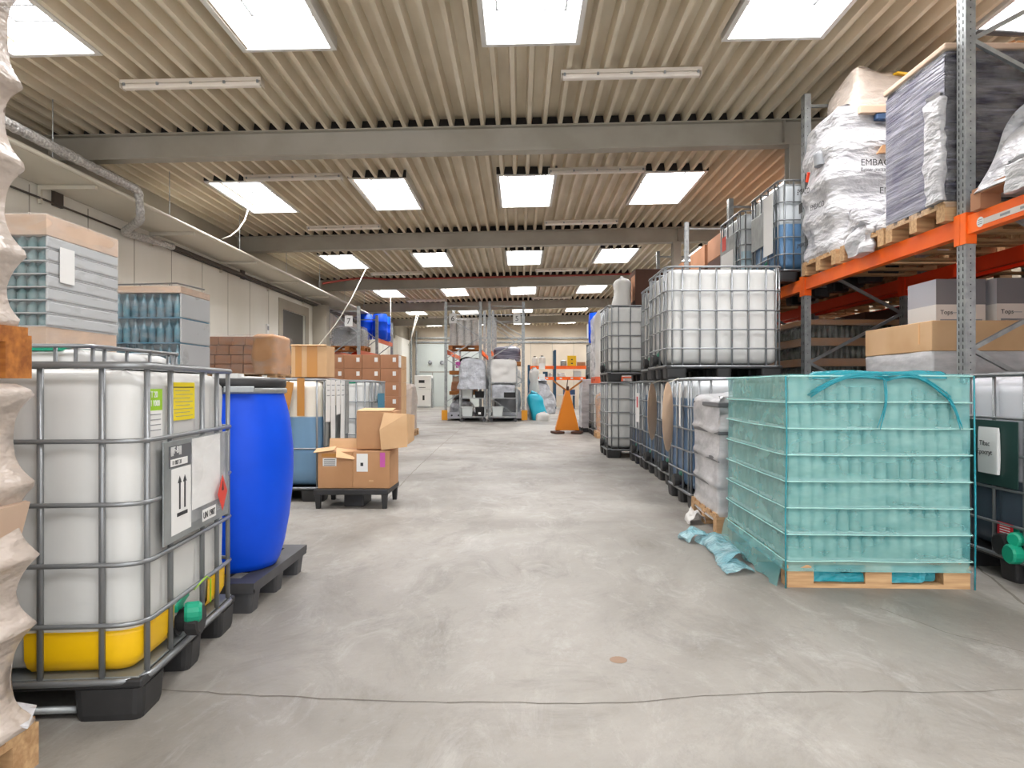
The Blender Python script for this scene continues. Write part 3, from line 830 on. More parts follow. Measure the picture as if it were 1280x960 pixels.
# blue barrel on black plastic pallet
def plastic_pallet(label, loc, w=1.2, d=.8, h=.15, m='charcoal', rz=0):
    t = thing('plastic_pallet', label, 'pallet', loc, rz)
    b = MB(); n = 5
    b.box(-w/2, w/2, -d/2, -d/2+.09, h-.03, h); b.box(-w/2, w/2, d/2-.09, d/2, h-.03, h)
    b.box(-w/2, -w/2+.1, -d/2+.09, d/2-.09, h-.03, h); b.box(w/2-.1, w/2, -d/2+.09, d/2-.09, h-.03, h)
    b.box(-w/2+.1, w/2-.1, -.1, .1, h-.03, h); b.box(-.1, .1, -d/2+.09, -.1, h-.03, h); b.box(-.1, .1, .1, d/2-.09, h-.03, h)
    b.box(w/2-.30, w/2-.2, -d/2+.09, d/2-.09, h-.028, h-.004); b.box(-w/2+.2, -w/2+.3, -d/2+.09, d/2-.09, h-.028, h-.004)
    b.box(-w/2+.003, w/2-.003, -d/2+.003, -d/2+.02, h-.05, h-.03); b.box(-w/2+.003, w/2-.003, d/2-.02, d/2-.003, h-.05, h-.03)
    b.box(w/2-.02, w/2-.003, -d/2, d/2, h-.05, h-.03)
    b.build('deck', m, t)
    for sx in (-1, 0, 1):
        for sy in (-1, 0, 1):
            cx, cy = sx*(w/2-.08), sy*(d/2-.07)
            rg = [[(cx+x*k, cy+y*k, z) for x, y, _, _ in rrect(.07, .06, .02, 3)] for z, k in ((0, .8), (h-.03, 1))]
            MB().loft(rg).build('foot', m, t)
    return t
plastic_pallet('dark grey plastic pallet carrying the blue barrel', (-1.735, 3.62, 0), .95, .8)
t = thing('barrel', 'tall blue plastic barrel with black lid and steel clamp ring', 'barrel', (-1.49, 3.56, .151))
MB().lathe([(.17, 0), (.205, .006), (.222, .04), (.245, .12), (.268, .25), (.285, .40), (.290, .52), (.288, .62), (.276, .74), (.258, .83), (.243, .885), (.24, .90), (.236, .915)], n=48).build('body', 'blue_drum', t, smooth=True)
MB().lathe([(.236, .895), (.252, .897), (.257, .905), (.257, .918), (.252, .925), (.236, .926)], n=48).build('clamp_ring', 'galv', t, smooth=True)
MB().lathe([(.10, .925), (.246, .926), (.253, .935), (.253, .962), (.245, .972), (.225, .974), (.22, .960), (.10, .960), (.001, .960)], n=48).build('lid', 'blackp', t, smooth=True)
MB().obox((.12, -.245, .918), (.14, .03, .03), (0, 0, .45)).obox((.02, -.27, .915), (.05, .02, .04), (0, 0, .1)).build('latch', 'galv', t, bevel=.004)
t = thing('papers', 'folded white papers lying on the black lid of the blue barrel', 'paper', (-1.47, 3.5, 1.126))
MB().obox((-.03, .0, .012), (.12, .16, .024), (0, 0, .2)).build('box', 'paper', t); MB().obox((-.14, .02, .006), (.16, .12, .008), (.05, .1, .5)).obox((.06, .08, .005), (.13, .12, .006), (.02, .05, -.3)).build('sheet', 'paper', t)

# taped container behind the barrel
T = ibc('caged tank of blue liquid with brown tape hanging over its front', bottle='ibc_tape', long=[-.43, -.08, .27], rails=[.5], plate=True, plate_box=(-.46, .1, .52, .90))
T.location = (-2.45, 6.9, 0)
for x, l in ((.21, .33), (.39, .35)):
    MB().box(x-.035, x+.035, -.512, -.51, 1.16-l, 1.165).build('tape', 'tape', T)
MB().obox((.27, -.513, 1.0), (.07, .002, .26), (0, .18, 0)).build('tape', 'tape', T)
for k, (y, l, m_) in enumerate(((-.42, .40, 'paper'), (-.28, .62, 'paper'), (-.12, .34, 'paper'), (.02, .70, 'paper'), (.16, .55, 'galv'))):
    pl = MB().obox((.622+.008*k, y, 1.15-l/2), (.003, .15, l), (.04*((k % 3)-1), 0, 0)).build('hanging_paper', m_, T)
    for q in range(3):
        MB().obox((.6245+.008*k, y, 1.10-q*.05), (.001, .10-.03*(q % 2), .008)).build('print_line', 'label_print', pl)
t = carton(.34, .28, .30, 'card_light', 'open light cardboard carton with tape on the blue liquid tank', 'cardboard_box', loc=(-2.02, 6.65, 1.178), tape=False)
MB().box(-.13, -.07, -.143, -.14, .0, .30).box(-.02, .08, -.143, -.14, .0, .3).build('tape', 'tape', t)
MB().obox((.0, -.15, .305), (.34, .03, .003), (.3, 0, 0)).build('flap', 'card_light', t)
T2 = place(B, 'white caged tank behind the tank with hanging papers', (-2.42, 8.75, 0))
MB().box(.612, .615, -.1, .3, .75, 1.0).build('sticker', 'pad_blue', T2)

# cartons on the low black stand
t = thing('plastic_pallet', 'low black plastic pallet under three open cartons', 'pallet', (-1.50, 6.3, 0))
MB().box(-.33, .33, -.28, .28, .125, .174).build('deck', 'blackp', t, bevel=.006)
for sx in (-1, 1):
    for sy in (-1, 1): MB().loft([[(sx*.295+x*k, sy*.245+y*k, z) for x, y, _, _ in rrect(.028, .028, .01, 2)] for z, k in ((0, .7), (.125, 1))]).build('leg', 'blackp', t)
MB().box(-.09, .09, -.16, .16, 0, .125).build('foot', 'blackp', t, bevel=.01)
t = thing('cardboard_box', 'brown open carton with white barcode label, left one on the low black pallet', 'box', (-1.655, 6.27, .176), .03)
MB().box(-.155, .155, -.2, .2, 0, .33).build('body', 'card', t, bevel=.005)
MB().box(-.11, .01, -.203, -.2, .20, .27).build('sticker', 'paper', t)
for k in range(4): MB().box(-.10, .0, -.2045, -.203, .208+k*.015, .214+k*.015).build('print_line', 'ink', t)
MB().box(-.12, .06, -.203, -.2, .285, .31).build('tape', 'tape', t)
MB().obox((-.10, -.16, .345), (.18, .13, .004), (.2, -.12, 0)).build('flap', 'card_light', t)
MB().obox((.09, -.2, .31), (.16, .12, .004), (.7, .15, .3)).build('flap', 'card_light', t)
MB().obox((0, .2, .37), (.3, .004, .1), (-.3, 0, 0)).build('flap', 'card_light', t)
t = thing('cardboard_box', 'brown carton with paper label and pink sticker, right one on the low black pallet', 'box', (-1.325, 6.27, .176), -.02)
MB().box(-.165, .165, -.2, .2, 0, .335).build('body', 'card', t, bevel=.005)
MB().box(-.13, -.03, -.203, -.2, .15, .31).build('delivery_note', 'paper', t); MB().box(-.095, -.07, -.2045, -.203, .2, .23).build('print_mark', 'ink', t)
MB().box(.08, .125, -.203, -.2, .19, .32).build('sticker', 'pink', t); MB().box(-.02, .02, -.2025, -.2, .06, .075).build('scuff', 'card_light', t)
MB().box(-.165, .165, -.002, .002, .335, .338).build('seam', 'card_dark', t)
t = thing('cardboard_box', 'open carton with a big folded flap, on top of the two lower cartons', 'box', (-1.25, 6.3, .522), -.0)
MB().box(-.22, .11, -.19, .19, 0, .34).build('body', 'card', t, bevel=.005)
for q_ in ([(.03, -.20, .33), (.235, -.23, .32), (.25, -.27, .03), (.02, -.27, .0), (.0, -.25, .18)], [(.235, -.23, .32), (.27, .0, .30), (.265, .0, .07), (.25, -.26, .05)], [(-.22, -.19, .342), (.10, -.19, .342), (.09, .05, .36), (-.2, .05, .36)]):
    fo = MB().quad(q_).build('flap', 'card_light', t); sm = fo.modifiers.new('thick', 'SOLIDIFY'); sm.thickness = .005

# wall of brown cartons behind
t = tag(wood_pallet(None, 1.7, .95), 'long wooden pallet under the wall of brown cartons', 'pallet'); t.location = (-3.09, 12.98, 0)
ORD = ['bottom', 'second', 'third', 'fourth', 'fifth', 'top']
CO = ['nearest the aisle', 'second from the aisle', 'third from the aisle', 'fourth from the aisle', 'fifth from the aisle']
for r_ in range(6):
    for c_ in range(5):
        cc = carton(.328, .29, .253, 'card_dark', 'brown carton with white sticker, %s row, %s' % (ORD[r_], CO[c_]), 'carton', loc=(-2.402-c_*.334, 12.65, .146+r_*.256), lab=(.06, .12, .12, .2), tape=False, group='brown cartons stacked in a wall')
        if r_ == 5 and c_ == 0: MB().box(.165, .168, -.12, .12, .02, .24).build('delivery_note', 'paper', cc)
    for d_ in range(1, 3):
        carton(.328, .29, .253, 'card_light' if 1 else 'card', 'brown carton, %s row, %s place back along the aisle side' % (ORD[r_], ['', 'middle', 'rear'][d_]), 'carton', loc=(-2.402, 12.65+d_*.3, .146+r_*.256), tape=False, group='brown cartons stacked in a wall')
# goods just behind the wall
t = thing('wrapped_pallet', 'white and brown wrapped goods behind the wall of cartons', 'wrapped pallet', (-2.92, 15.2, 0))
wood_pallet(t, 1.2, .8); lump(.56, .4, .144, 1.15, r=.06, amp=.05, seed=5, freq=2).build('stretch_film', 'film_beige', t, smooth=True)
# ------------------------------------------------------------------ right side
# teal wrapped pallet of jars
RT = math.radians(-2)
t = glass_pallet('big pallet of glass jars wrapped in teal film at right foreground', (1.945, 4.24, 0), .965, 1.18, 7, 'jar', 14, 15, .130, 'jar_green', 'pad', 'pad', None, lid_h=0, rz=RT, gap=.012, n=10)
pins = [0]+[(.146+k*.142-.09)/(1.15-.09) for k in range(8)]+[1.0]
TEAL = t
lump(.495, .602, .09, 1.150, r=.022, ns=20, nz=64, amp=.004, seed=4, prof=wrap_prof(sorted(set(pins)), .010), topround=.012, freq=5).build('stretch_film', 'film_teal', t, smooth=True)
def folds(name, p0, p1, sag, w, n, m, par, rnd, out=(0, -1, 0)):
    mb = MB()
    for k in range(n):
        o = Vector((rnd.uniform(-.01, .01), 0, rnd.uniform(-w, w)))
        P = []
        for i in range(9):
            u = i/8; p = Vector(p0).lerp(Vector(p1), u)+Vector(sag)*math.sin(PI*u)+o*(.4+1.4*abs(u-.5))+Vector(out)*.006*rnd.random()
            P.append(p)
        mb.tube(P, [.0015+.0035*math.sin(PI*(i+.5)/9) for i in range(9)], 6)
    return mb.build(name, m, par, smooth=True)
rr = random.Random(2)
for k in range(8):
    zz = .146+k*.142
    MB().tube([(x, y, zz+.004*noise.noise(Vector((x*3, y*3, k)))) for x, y, _, _ in rrect(.497, .604, .022, 2, 12)], .0035, 5, closed=True).build('film_highlight_ridge', 'film_highlight_ridge', t, smooth=True)  # ridges at the pad edges, pale to carry the film highlight
folds('film_knot', (-.38, -.615, 1.04), (.02, -.615, 1.13), (0, 0, .05), .018, 8, 'film_teal_dark', t, rr)
folds('film_knot', (.02, -.615, 1.13), (.36, -.615, 1.02), (0, 0, .06), .018, 8, 'film_teal_dark', t, rr)
folds('film_knot', (.34, -.615, 1.05), (.42, -.615, .86), (.01, 0, 0), .008, 3, 'film_teal_dark', t, rr)
folds('film_knot', (.02, -.615, 1.13), (-.01, -.615, .86), (.02, 0, 0), .006, 2, 'film_teal_dark', t, rr)
lump(.36, .04, 1.125, 1.165, r=.03, ns=8, nz=4, amp=.02, seed=5, topround=.02, freq=9).build('film_bunch', 'film_teal_dark', t, loc=(0, -.56, 0), smooth=True)
MB().tube([(-.497, -.605, .0), (-.499, -.607, .4), (-.492, -.607, .8), (-.495, -.6, 1.14)], .004, 6).build('film_seam', 'film_teal_dark', t, smooth=True)
MB().tube([(.497, -.605, .0), (.499, -.607, .4), (.494, -.607, .8), (.495, -.6, 1.14)], .005, 6).build('film_seam', 'film_teal_dark', t, smooth=True)
# film skirt on the aisle side and crumpled scraps on the floor
def crumple(name, pts, w, m, par, seed, h=.05, n=10):
    rings = []; L_ = len(pts)
    for i, p in enumerate(pts):
        R = []
        for k in range(n):
            a = PI*k/(n-1); q = noise.noise(Vector((i*.9+seed, k*1.3, seed)))
            R.append((p[0]+w*math.cos(a)*(1+.5*q), p[1]+w*.4*math.cos(a)*(1+q), max(.003, (p[2] if len(p) > 2 else 0)+h*math.sin(a)*(1+1.4*q))))
        rings.append(R)
    mb = MB(); mb.loft(rings, cap=False, close=False); o = mb.build(name, m, par); s = o.modifiers.new('s', 'SUBSURF'); s.levels = s.render_levels = 1; return o
q = MB()
side = []
for i in range(16):
    y = -.59+i*1.18/15
    side.append([(-.50-.012*abs(math.sin(i*1.7)), y, .15), (-.51-.015*abs(math.sin(i*2.3+1)), y, .08), (-.525-.03*(.5+.5*math.sin(i*1.9)), y, .006)])
sk = q.loft(side, cap=False, close=False).build('film_skirt', 'film_teal', t, smooth=True)
tag(crumple('film_scrap', [(-.62+0*i, -.15+.09*i+.01*(i % 2), .0) for i in range(9)], .10, 'film_teal_scrap', t, 2, .06), None)
crumple('film_scrap', [(-.66, -.35+.06*i, 0) for i in range(5)], .09, 'film_teal_scrap', t, 5, .03)
crumple('film_scrap', [(-.70-.01*i, .45+.05*i, 0) for i in range(5)], .10, 'film_teal_scrap', t, 7, .07)
crumple('film_scrap', [(-.33+.055*i, -.56, .03) for i in range(7)], .04, 'film_teal_dark', t, 8, .05)
crumple('film_scrap', [(.08+.05*i, -.57, .03) for i in range(5)], .04, 'film_teal_dark', t, 11, .05)

# wrapped stack of grey trays on a wooden pallet
t = thing('wrapped_trays', 'milky film wrapped stack of grey trays on a wooden pallet behind the teal pallet', 'wrapped pallet', (2.06, 5.41, 0), math.radians(-2))
wood_pallet(t, 1.2, .86)
for k in range(4):
    MB().box(-.56, .56, -.40, .40, .15+k*.205, .15+k*.205+.165).build('tray', 'tray_grey', t, bevel=.01)
    MB().box(-.585, .585, -.42, .42, .15+k*.205+.165, .15+k*.205+.203).build('tray_rim', 'tray_dark', t, bevel=.008)
lump(.60, .435, .08, 1.02, r=.03, ns=14, nz=48, amp=.02, seed=12, prof=wrap_prof([0, .075, .29, .51, .73, 1], .022), topround=.06, freq=3, topamp=.06).build('stretch_film', 'film_milk', t, smooth=True)
crumple('film_tail', [(-.66, -.10+.05*i, 0) for i in range(5)], .07, 'sack_white', t, 3, .08)

# row of containers on the aisle, valve side to the aisle
def R_ibc(src, label, x, y, z=0, rz=PI, g=None):
    c = place(src, label, (x+.6, y+.5, z), rz); return c
blue = ibc('', bottle='ibc_blue', plate=False)
blue.location = (1.50+.6, 5.93+.5, 0); blue.rotation_euler = (0, 0, PI); blue['label'] = 'blue liquid tank with a cardboard oval, first of the aisle row behind the grey trays'
def oval(par, y=.0, l=.62):
    pts = []
    for k in range(16):
        a = 2*PI*k/16; pts.append((.70+.071*math.sin(a), y+.09*math.sin(a), .80+.33*math.cos(a)))
    MB().poly(pts, (.004, 0, 0)).build('cardboard_tag', 'oval_card', par)
    MB().box(.62, .624, y+.11, y+.17, .72, 1.12).build('hanging_paper', 'paper', par)
    MB().bar((.70, y, 1.12), (.60, y, 1.165), .008, .008).build('string', 'rope', par)
b2 = R_ibc(blue, 'blue liquid tank with a cardboard oval, second of the aisle row on the right', 1.62, 7.06)
R_ibc(blue, 'blue liquid tank without tag, third of the aisle row on the right', 1.63, 8.10)
oval(blue, .0); oval(b2, -.25)
half = ibc('white tank filled blue only at the bottom, fourth of the aisle row', bottle='ibc_blue_half', plate=False)
half.location = (1.63+.6, 9.14+.5, 0); half.rotation_euler = (0, 0, PI)
MB().box(.605, .61, .12, .4, .6, 1.0).build('sticker', 'paper', half); MB().box(.6105, .612, .2, .3, .8, .95).build('hazard_mark', 'red_label', half)
white = ibc('', bottle='ibc_white', plate=False)
white.location = (1.50+.6, 6.98+.5, 1.168); white.rotation_euler = (0, 0, PI); white['label'] = 'large white caged tank stacked on top of the blue tanks'
U2 = R_ibc(white, 'white caged tank stacked on top, just behind the large stacked one', 1.60, 8.02, 1.168)
F1 = R_ibc(white, 'white caged tank at the far end of the row, on the floor', 1.33, 10.35)
F2 = R_ibc(white, 'white caged tank on top at the far end of the row', 1.33, 10.33, 1.168)
t = thing('carton_stack', 'dark brown tall carton on the far stacked white tank', 'box', (2.15, 10.9, 2.345))
MB().box(-.35, .5, -.3, .3, 0, .58).build('body', 'brown_dark', t, bevel=.01); MB().box(-.352, -.35, -.25, .1, .1, .5).build('side_label', 'card_dark', t)
t = tag(lump(.13, .2, 0, .45, r=.1, amp=.04, topround=.12, seed=3).build('white_sack', 'sack_white', loc=(1.60, 10.75, 2.345), smooth=True), 'small white sack beside the dark carton on the far stacked tank', 'sack')

# dark-bottomed container at the right edge
G = ibc('dark liquid tank with green plate at the right edge', bottle='ibc_dark', platem='green_plate', plate_box=(-.30, .10, .52, .89))
G.location = (2.72+.6, 3.80, 0); G.rotation_euler = (0, 0, PI)
lump(.008, .085, .585, .85, r=.004, ns=6, nz=8, amp=.012, topround=.004, seed=2).build('paper_pocket', 'paper', G, loc=(.622, -.115, 0), smooth=True)
text('pocket_text', 'Tibac', .04, G, (.642, -.165, .745), RIGHT, 'ink'); text('pocket_text', 'Epocryt', .04, G, (.642, -.185, .695), RIGHT, 'ink')
MB().lathe([(.05, 0), (.055, .01), (.055, .05), (.045, .06)], n=14).build('dust_cap', 'green', G, loc=(.60, .09, .17), rot=(0, PI/2, 0))
MB().lathe([(.035, 0), (.04, .01), (.04, .05), (.03, .06)], n=14).build('dust_cap', 'green', G, loc=(.585, .08, .25), rot=(0, PI/2, .4))
MB().box(.600, .603, -.07, .05, .25, .32).build('sticker', 'red_label', G)
for k in range(4): MB().box(.6035, .6045, -.05, .03, .262+k*.014, .267+k*.014).build('print_line', 'paper', G)

# ------------------------------------------------------------------ orange pallet rack on the right
RX0, RX1 = 3.14, 4.24
RACK = thing('pallet_rack', 'orange and galvanised pallet rack along the right side', 'rack', (0, 0, 0))
def upright(x, y, h, par, s=.08, dy=.10, slots=True, m='galv', slotside=-1, z0=0):
    mb = MB(); mb.box(x, x+.006, y, y+dy, z0, h); mb.box(x+.006, x+.07, y, y+.006, z0, h); mb.box(x+.006, x+.07, y+dy-.006, y+dy, z0, h)
    mb.box(x-.02, x+.10, y-.02, y+dy+.02, z0, z0+.01)
    if slots:
        k = z0+.15
        while k < h-.1:
            for dy_ in (.028, .072):
                mb.quad([(x-.0015, y+dy_-.006, k), (x-.0015, y+dy_+.006, k+.004), (x-.0015, y+dy_+.004, k+.034), (x-.0015, y+dy_-.004, k+.03)], 1)
            mb.quad([(x+.03, y-.0015, k), (x+.038, y-.0015, k), (x+.038, y-.0015, k+.008), (x+.03, y-.0015, k+.008)], 1)
            k += .05 if y < 6 else .1
    return mb.build('upright', [m, 'black'], par)
FY = [(2.0, 4.3), (4.79, 4.3), (7.50, 4.32), (10.22, 3.92), (12.92, 4.22), (15.6, 4.2)]
for y, h in FY:
    upright(RX0, y, h, RACK); upright(RX1, y, h, RACK)
    z = .25; f = 1
    while z < h-.7:
        a, b = (RX0+.07, RX1) if f > 0 else (RX1, RX0+.07)
        MB().bar((a, y+.05, z), (b, y+.05, z+.55), .03, .03).build('brace', 'galv', RACK)
        z += .55; f = -f
    MB().bar((RX0+.07, y+.05, h-.12), (RX1, y+.05, h-.12), .03, .03).build('brace', 'galv', RACK)
for i in range(len(FY)-1):
    ya, yb = FY[i][0]+.10, FY[i+1][0]
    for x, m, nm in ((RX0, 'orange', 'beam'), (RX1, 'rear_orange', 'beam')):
        mb = MB(); mb.box(x+.005, x+.055, ya, yb, 2.155, 2.285)
        mb.box(x+.055, x+.07, ya, yb, 2.155, 2.17)
        b = mb.build('beam', m, RACK)
        MB().box(x-.008, x-.002, ya-.045, ya+.02, 2.09, 2.31).build('connector', m, b)
        MB().box(x-.008, x-.002, yb-.012, yb+.05, 2.09, 2.31).box(x-.002, x+.07, yb-.012, yb-.002, 2.09, 2.31).build('connector', m, b)
# maker's plate on the nearest beam
pl = MB().box(RX0+.002, RX0+.004, 3.95, 4.62, 2.185, 2.225).build('maker_strip', 'tan_white', RACK)
MB().lathe([(.035, 0), (.035, .003)], n=16).build('maker_badge', 'paper', pl, loc=(RX0-.001, 4.64, 2.208), rot=(0, PI/2, 0))
for k, (ya, yb) in enumerate(((4.36, 4.45), (4.20, 4.27), (4.06, 4.14), (3.98, 4.04))):
    MB().box(RX0+.0005, RX0+.002, ya, yb, 2.197, 2.213).build('print_mark', 'tray_grey', pl)
for k in range(3): MB().box(RX0-.003, RX0-.001, 4.62, 4.66, 2.192+k*.014, 2.197+k*.014).build('print_mark', 'tray_grey', pl)

LV = 2.287
# Embaco sack pallet
t = thing('sack_pallet', 'white film wrapped EMBACO sacks under a beige hood on the upper rack level', 'wrapped pallet', (3.68, 7.03, LV))
wood_pallet(t, 1.2, .8, nb=5)
def emb(tv): return .05*math.sin(tv*PI*9)*.35-.05*max(0, tv-.85)*3+.03*math.sin(tv*4)
lump(.60, .39, .12, 1.60, r=.10, ns=14, nz=46, amp=.05, seed=21, prof=emb, topround=.12, freq=3.2, topamp=.05).build('wrapped_sacks', 'film_white', t, smooth=True)
lump(.46, .33, 1.52, 1.98, r=.06, ns=10, nz=14, amp=.06, seed=31, prof=lambda v: .08-.14*v, topround=.05, freq=2.5, topamp=.08).build('hood', 'film_beige', t, loc=(.1, .04, 0), smooth=True)
MB().obox((.22, -.12, 1.93), (.34, .3, .02), (.15, .05, .1)).build('yellow_card', 'yellow', t)
lump(.5, .03, 1.46, 1.54, r=.02, amp=.02, topround=.02).build('brown_fold', 'card_pink', t, loc=(.12, -.40, 0), smooth=True)
lump(.42, .03, 1.40, 1.46, r=.02, amp=.015, topround=.02).build('blue_fold', 'navy', t, loc=(.2, -.40, 0), smooth=True)
MB().poly([(-.23, -.475, 1.05), (.05, -.475, 1.08), (.15, -.475, 1.13), (-.05, -.475, 1.15), (-.18, -.475, 1.13)], (0, .04, 0)).build('film_hole', 'card', t)
MB().poly([(-.16, -.48, 1.13), (.05, -.48, 1.13), (.0, -.48, 1.24)], (0, .03, 0)).build('blue_print', 'navy', t)
lump(.07, .07, 1.05, 1.2, r=.05, amp=.03).build('grey_patch', 'tray_grey', t, loc=(-.60, -.1, 0), smooth=True)
MB().obox((-.655, .12, 1.0), (.02, .03, .10), (.5, 0, 0)).build('orange_mark', 'rear_orange', t)
text('sack_text', 'EMBACO', .088, t, (-.40, -.482, .93), FRONT, 'ink'); text('sack_text', 'Better packaging for', .047, t, (-.40, -.482, .875), FRONT, 'ink')
MB().box(.03, .07, -.482, -.478, .95, 1.0).build('print_mark', 'ink', t)
text('sack_text', 'EMBACO', .088, t, (-.22, -.482, .66), FRONT, 'ink')
text('sack_text', 'EMBACO', .08, t, (-.672, .02, .62), (PI/2, .1, -PI/2), 'ink'); text('sack_text', 'EMB', .085, t, (-.45, -.482, .42), FRONT, 'ink')
text('sack_text', 'EMBACO', .08, t, (-.672, .36, .88), (PI/2, .2, -PI/2), 'ink')
text('sack_text', 'EMBACO', .07, t, (-.672, .36, .30), (PI/2, .1, -PI/2), 'ink')
MB().box(-.674, -.668, .22, .30, .66, .76).build('print_mark', 'ink', t)
lump(.12, .22, 0.02, .42, r=.08, ns=6, nz=10, amp=.07, seed=5, freq=6).build('loose_film', 'film_white', t, loc=(-.40, -.50, .10), smooth=True)
# dark wrapped pallet
t = thing('wrapped_pallet', 'dark grey load tightly wrapped in shiny film beside the nearest rack upright', 'wrapped pallet', (3.68, 5.33, LV))
wood_pallet(t, 1.2, .8, nb=5)
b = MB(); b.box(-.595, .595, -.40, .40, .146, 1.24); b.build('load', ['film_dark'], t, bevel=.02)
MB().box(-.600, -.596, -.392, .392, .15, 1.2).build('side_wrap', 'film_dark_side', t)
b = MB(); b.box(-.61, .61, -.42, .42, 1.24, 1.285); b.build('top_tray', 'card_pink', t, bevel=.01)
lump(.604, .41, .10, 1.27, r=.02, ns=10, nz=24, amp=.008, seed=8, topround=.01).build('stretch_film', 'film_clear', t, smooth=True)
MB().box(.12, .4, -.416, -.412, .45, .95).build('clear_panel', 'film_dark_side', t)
lump(.03, .10, .15, .95, r=.02, ns=4, nz=14, amp=.03, seed=2, freq=8).build('film_fold', 'film_white', t, loc=(-.61, -.30, 0), smooth=True)
MB().obox((-.25, .1, 1.36), (.7, .5, .01), (.1, -.28, 0)).obox((.25, .0, 1.33), (.5, .6, .01), (0, .1, 0)).build('cardboard_sheet', 'card', t)
MB().tube([(-.5, -.2, 1.3), (-.3, -.3, 1.42), (.1, -.3, 1.4), (.5, -.25, 1.35)], .02, 6).build('strap', 'charcoal', t)
# white wrapped pallet in the nearest bay
t = thing('wrapped_pallet', 'white film draped load on the upper rack level nearest the camera', 'wrapped pallet', (3.70, 4.10, LV))
wood_pallet(t, 1.2, 1.16, nb=6, m='card_dark')
lump(.58, .56, .11, .62, r=.08, ns=12, nz=20, amp=.06, seed=41, topround=.2, freq=3, prof=lambda v: .05-.25*v, topamp=.1).build('wrapped_goods', 'film_white', t, smooth=True)
lump(.03, .10, -.0, .2, r=.02, ns=4, nz=8, amp=.03, seed=5, freq=8).build('loose_film', 'film_white', t, loc=(-.6, .12, .02), smooth=True)
t = thing('carton', 'plain dark brown carton on the upper rack level at the right edge', 'box', (3.75, 2.85, LV))
wood_pallet(t, 1.2, .8); MB().box(-.55, .55, -.38, .38, .146, .9).build('body', 'brown_dark', t)
# containers on the upper level
low = ibc('', bottle='ibc_blue_low', plate=True, plate_box=(-.4, .1, .5, .9))
low.location = (2.95+.6, 7.74+.5, LV); low.rotation_euler = (0, 0, PI); low['label'] = 'tank part filled with blue liquid on the upper rack level beside the white sacks'
MB().box(.615, .618, .05, .35, .35, 1.05).build('hanging_paper', 'paper', low)
pale = ibc('', bottle='ibc_pale', plate=True, plate_box=(-.4, .3, .3, .9))
pale.location = (2.95+.6, 9.08+.5, LV); pale.rotation_euler = (0, 0, PI); pale['label'] = 'pale tank with a red hazard label on the upper rack level, next one back'
MB().box(.612, .614, -.3, -.12, .75, .95).build('sticker', 'red', pale); MB().box(.612, .614, -.35, .2, .35, .7).build('document_sleeve', 'paper', pale)
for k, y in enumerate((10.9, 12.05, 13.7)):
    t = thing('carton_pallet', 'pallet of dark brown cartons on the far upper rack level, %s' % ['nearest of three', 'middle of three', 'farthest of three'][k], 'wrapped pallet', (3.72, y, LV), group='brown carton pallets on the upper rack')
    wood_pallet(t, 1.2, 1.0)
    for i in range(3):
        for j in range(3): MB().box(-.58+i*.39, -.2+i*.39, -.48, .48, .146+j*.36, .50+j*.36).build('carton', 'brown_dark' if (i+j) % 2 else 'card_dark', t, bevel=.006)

# floor level goods under the rack
def floor_pallet(label, x, y, w, d): 
    t = thing('carton_pallet', label, 'wrapped pallet', (x+w/2, y+d/2, 0)); wood_pallet(t, w, d); return t
t = floor_pallet('tan cardboard lid over a film wrapped grey load behind the teal pallet', 3.17, 5.24, 1.05, 1.0)
MB().box(-.51, .51, -.49, .49, .146, 1.40).build('load', 'pad_grey', t)
MB().box(-.3, .515, -.495, -.3, .146, 1.22).build('load_side', 'tray_dark', t)
MB().box(-.525, .525, -.505, .505, 1.36, 1.595).build('lid', 'card_light', t, bevel=.006)
MB().box(-.528, -.525, -.35, -.33, 1.42, 1.58).build('tape', 'tape_pale', t)
lump(.53, .51, .1, 1.40, r=.03, ns=10, nz=24, amp=.02, seed=14).build('stretch_film', 'film_milk', t, smooth=True)
for k, (x, y) in enumerate(((3.58, 5.72), (4.03, 5.66))):
    c = thing('cardboard_box', ['grey and cream box marked Tops, left one on the tan lid', 'grey and cream box marked Tops, right one behind the upright'][k], 'box', (x, y, 1.597))
    MB().box(-.2, .2, -.2, .2, 0, .36).build('body', 'tan_white', c, bevel=.004)
    MB().box(-.2015, .2015, -.2015, .2015, .155, .3615).build('printed_lid', 'grey_box', c)
    MB().box(-.2035, -.202, -.2, .2, .0, .155).build('side', 'paper', c); MB().box(-.2035, -.202, -.2, .2, .155, .36).build('printed_side', 'grey_box_side', c)
    text('box_text', 'Tops', .05, c, (-.17, -.203, .075), FRONT, 'ink'); MB().box(-.08, 0, -.203, -.2015, .085, .09).build('print_line', 'tray_grey', c)
    MB().box(-.17, .17, -.203, -.2015, .02, .035).build('print_line', 'tray_grey', c)
t = floor_pallet('tan carton load wrapped in golden film at the far right', 4.53, 4.9, 1.04, 1.3)
MB().box(-.50, .50, -.6, .6, .146, 1.58).build('load', 'card_dark', t); MB().box(-.51, .51, -.61, .61, 1.32, 1.585).build('lid', 'card', t, bevel=.006)
MB().box(-.1, .5, -.5, .3, 1.586, 1.9).build('carton', 'card', t)
lump(.515, .62, .1, 1.34, r=.03, ns=10, nz=20, amp=.02, seed=15).build('stretch_film', 'film', t, smooth=True)
glass_pallet('brown and dark glass pallet with cardboard bands under the rack', (3.85, 8.35, 0), 1.2, 1.2, 7, 'short', 18, 16, .145, 'jar_dark', 'card', 'card', 'film_clear', lid_h=.06, gap=.09, n=6)
glass_pallet('brown and dark glass pallet standing farther back under the rack', (3.88, 10.95, 0), 1.2, 1.0, 7, 'short', 14, 12, .145, 'jar_dark', 'card', 'card', 'film_clear', lid_h=.06, gap=.09, n=6)
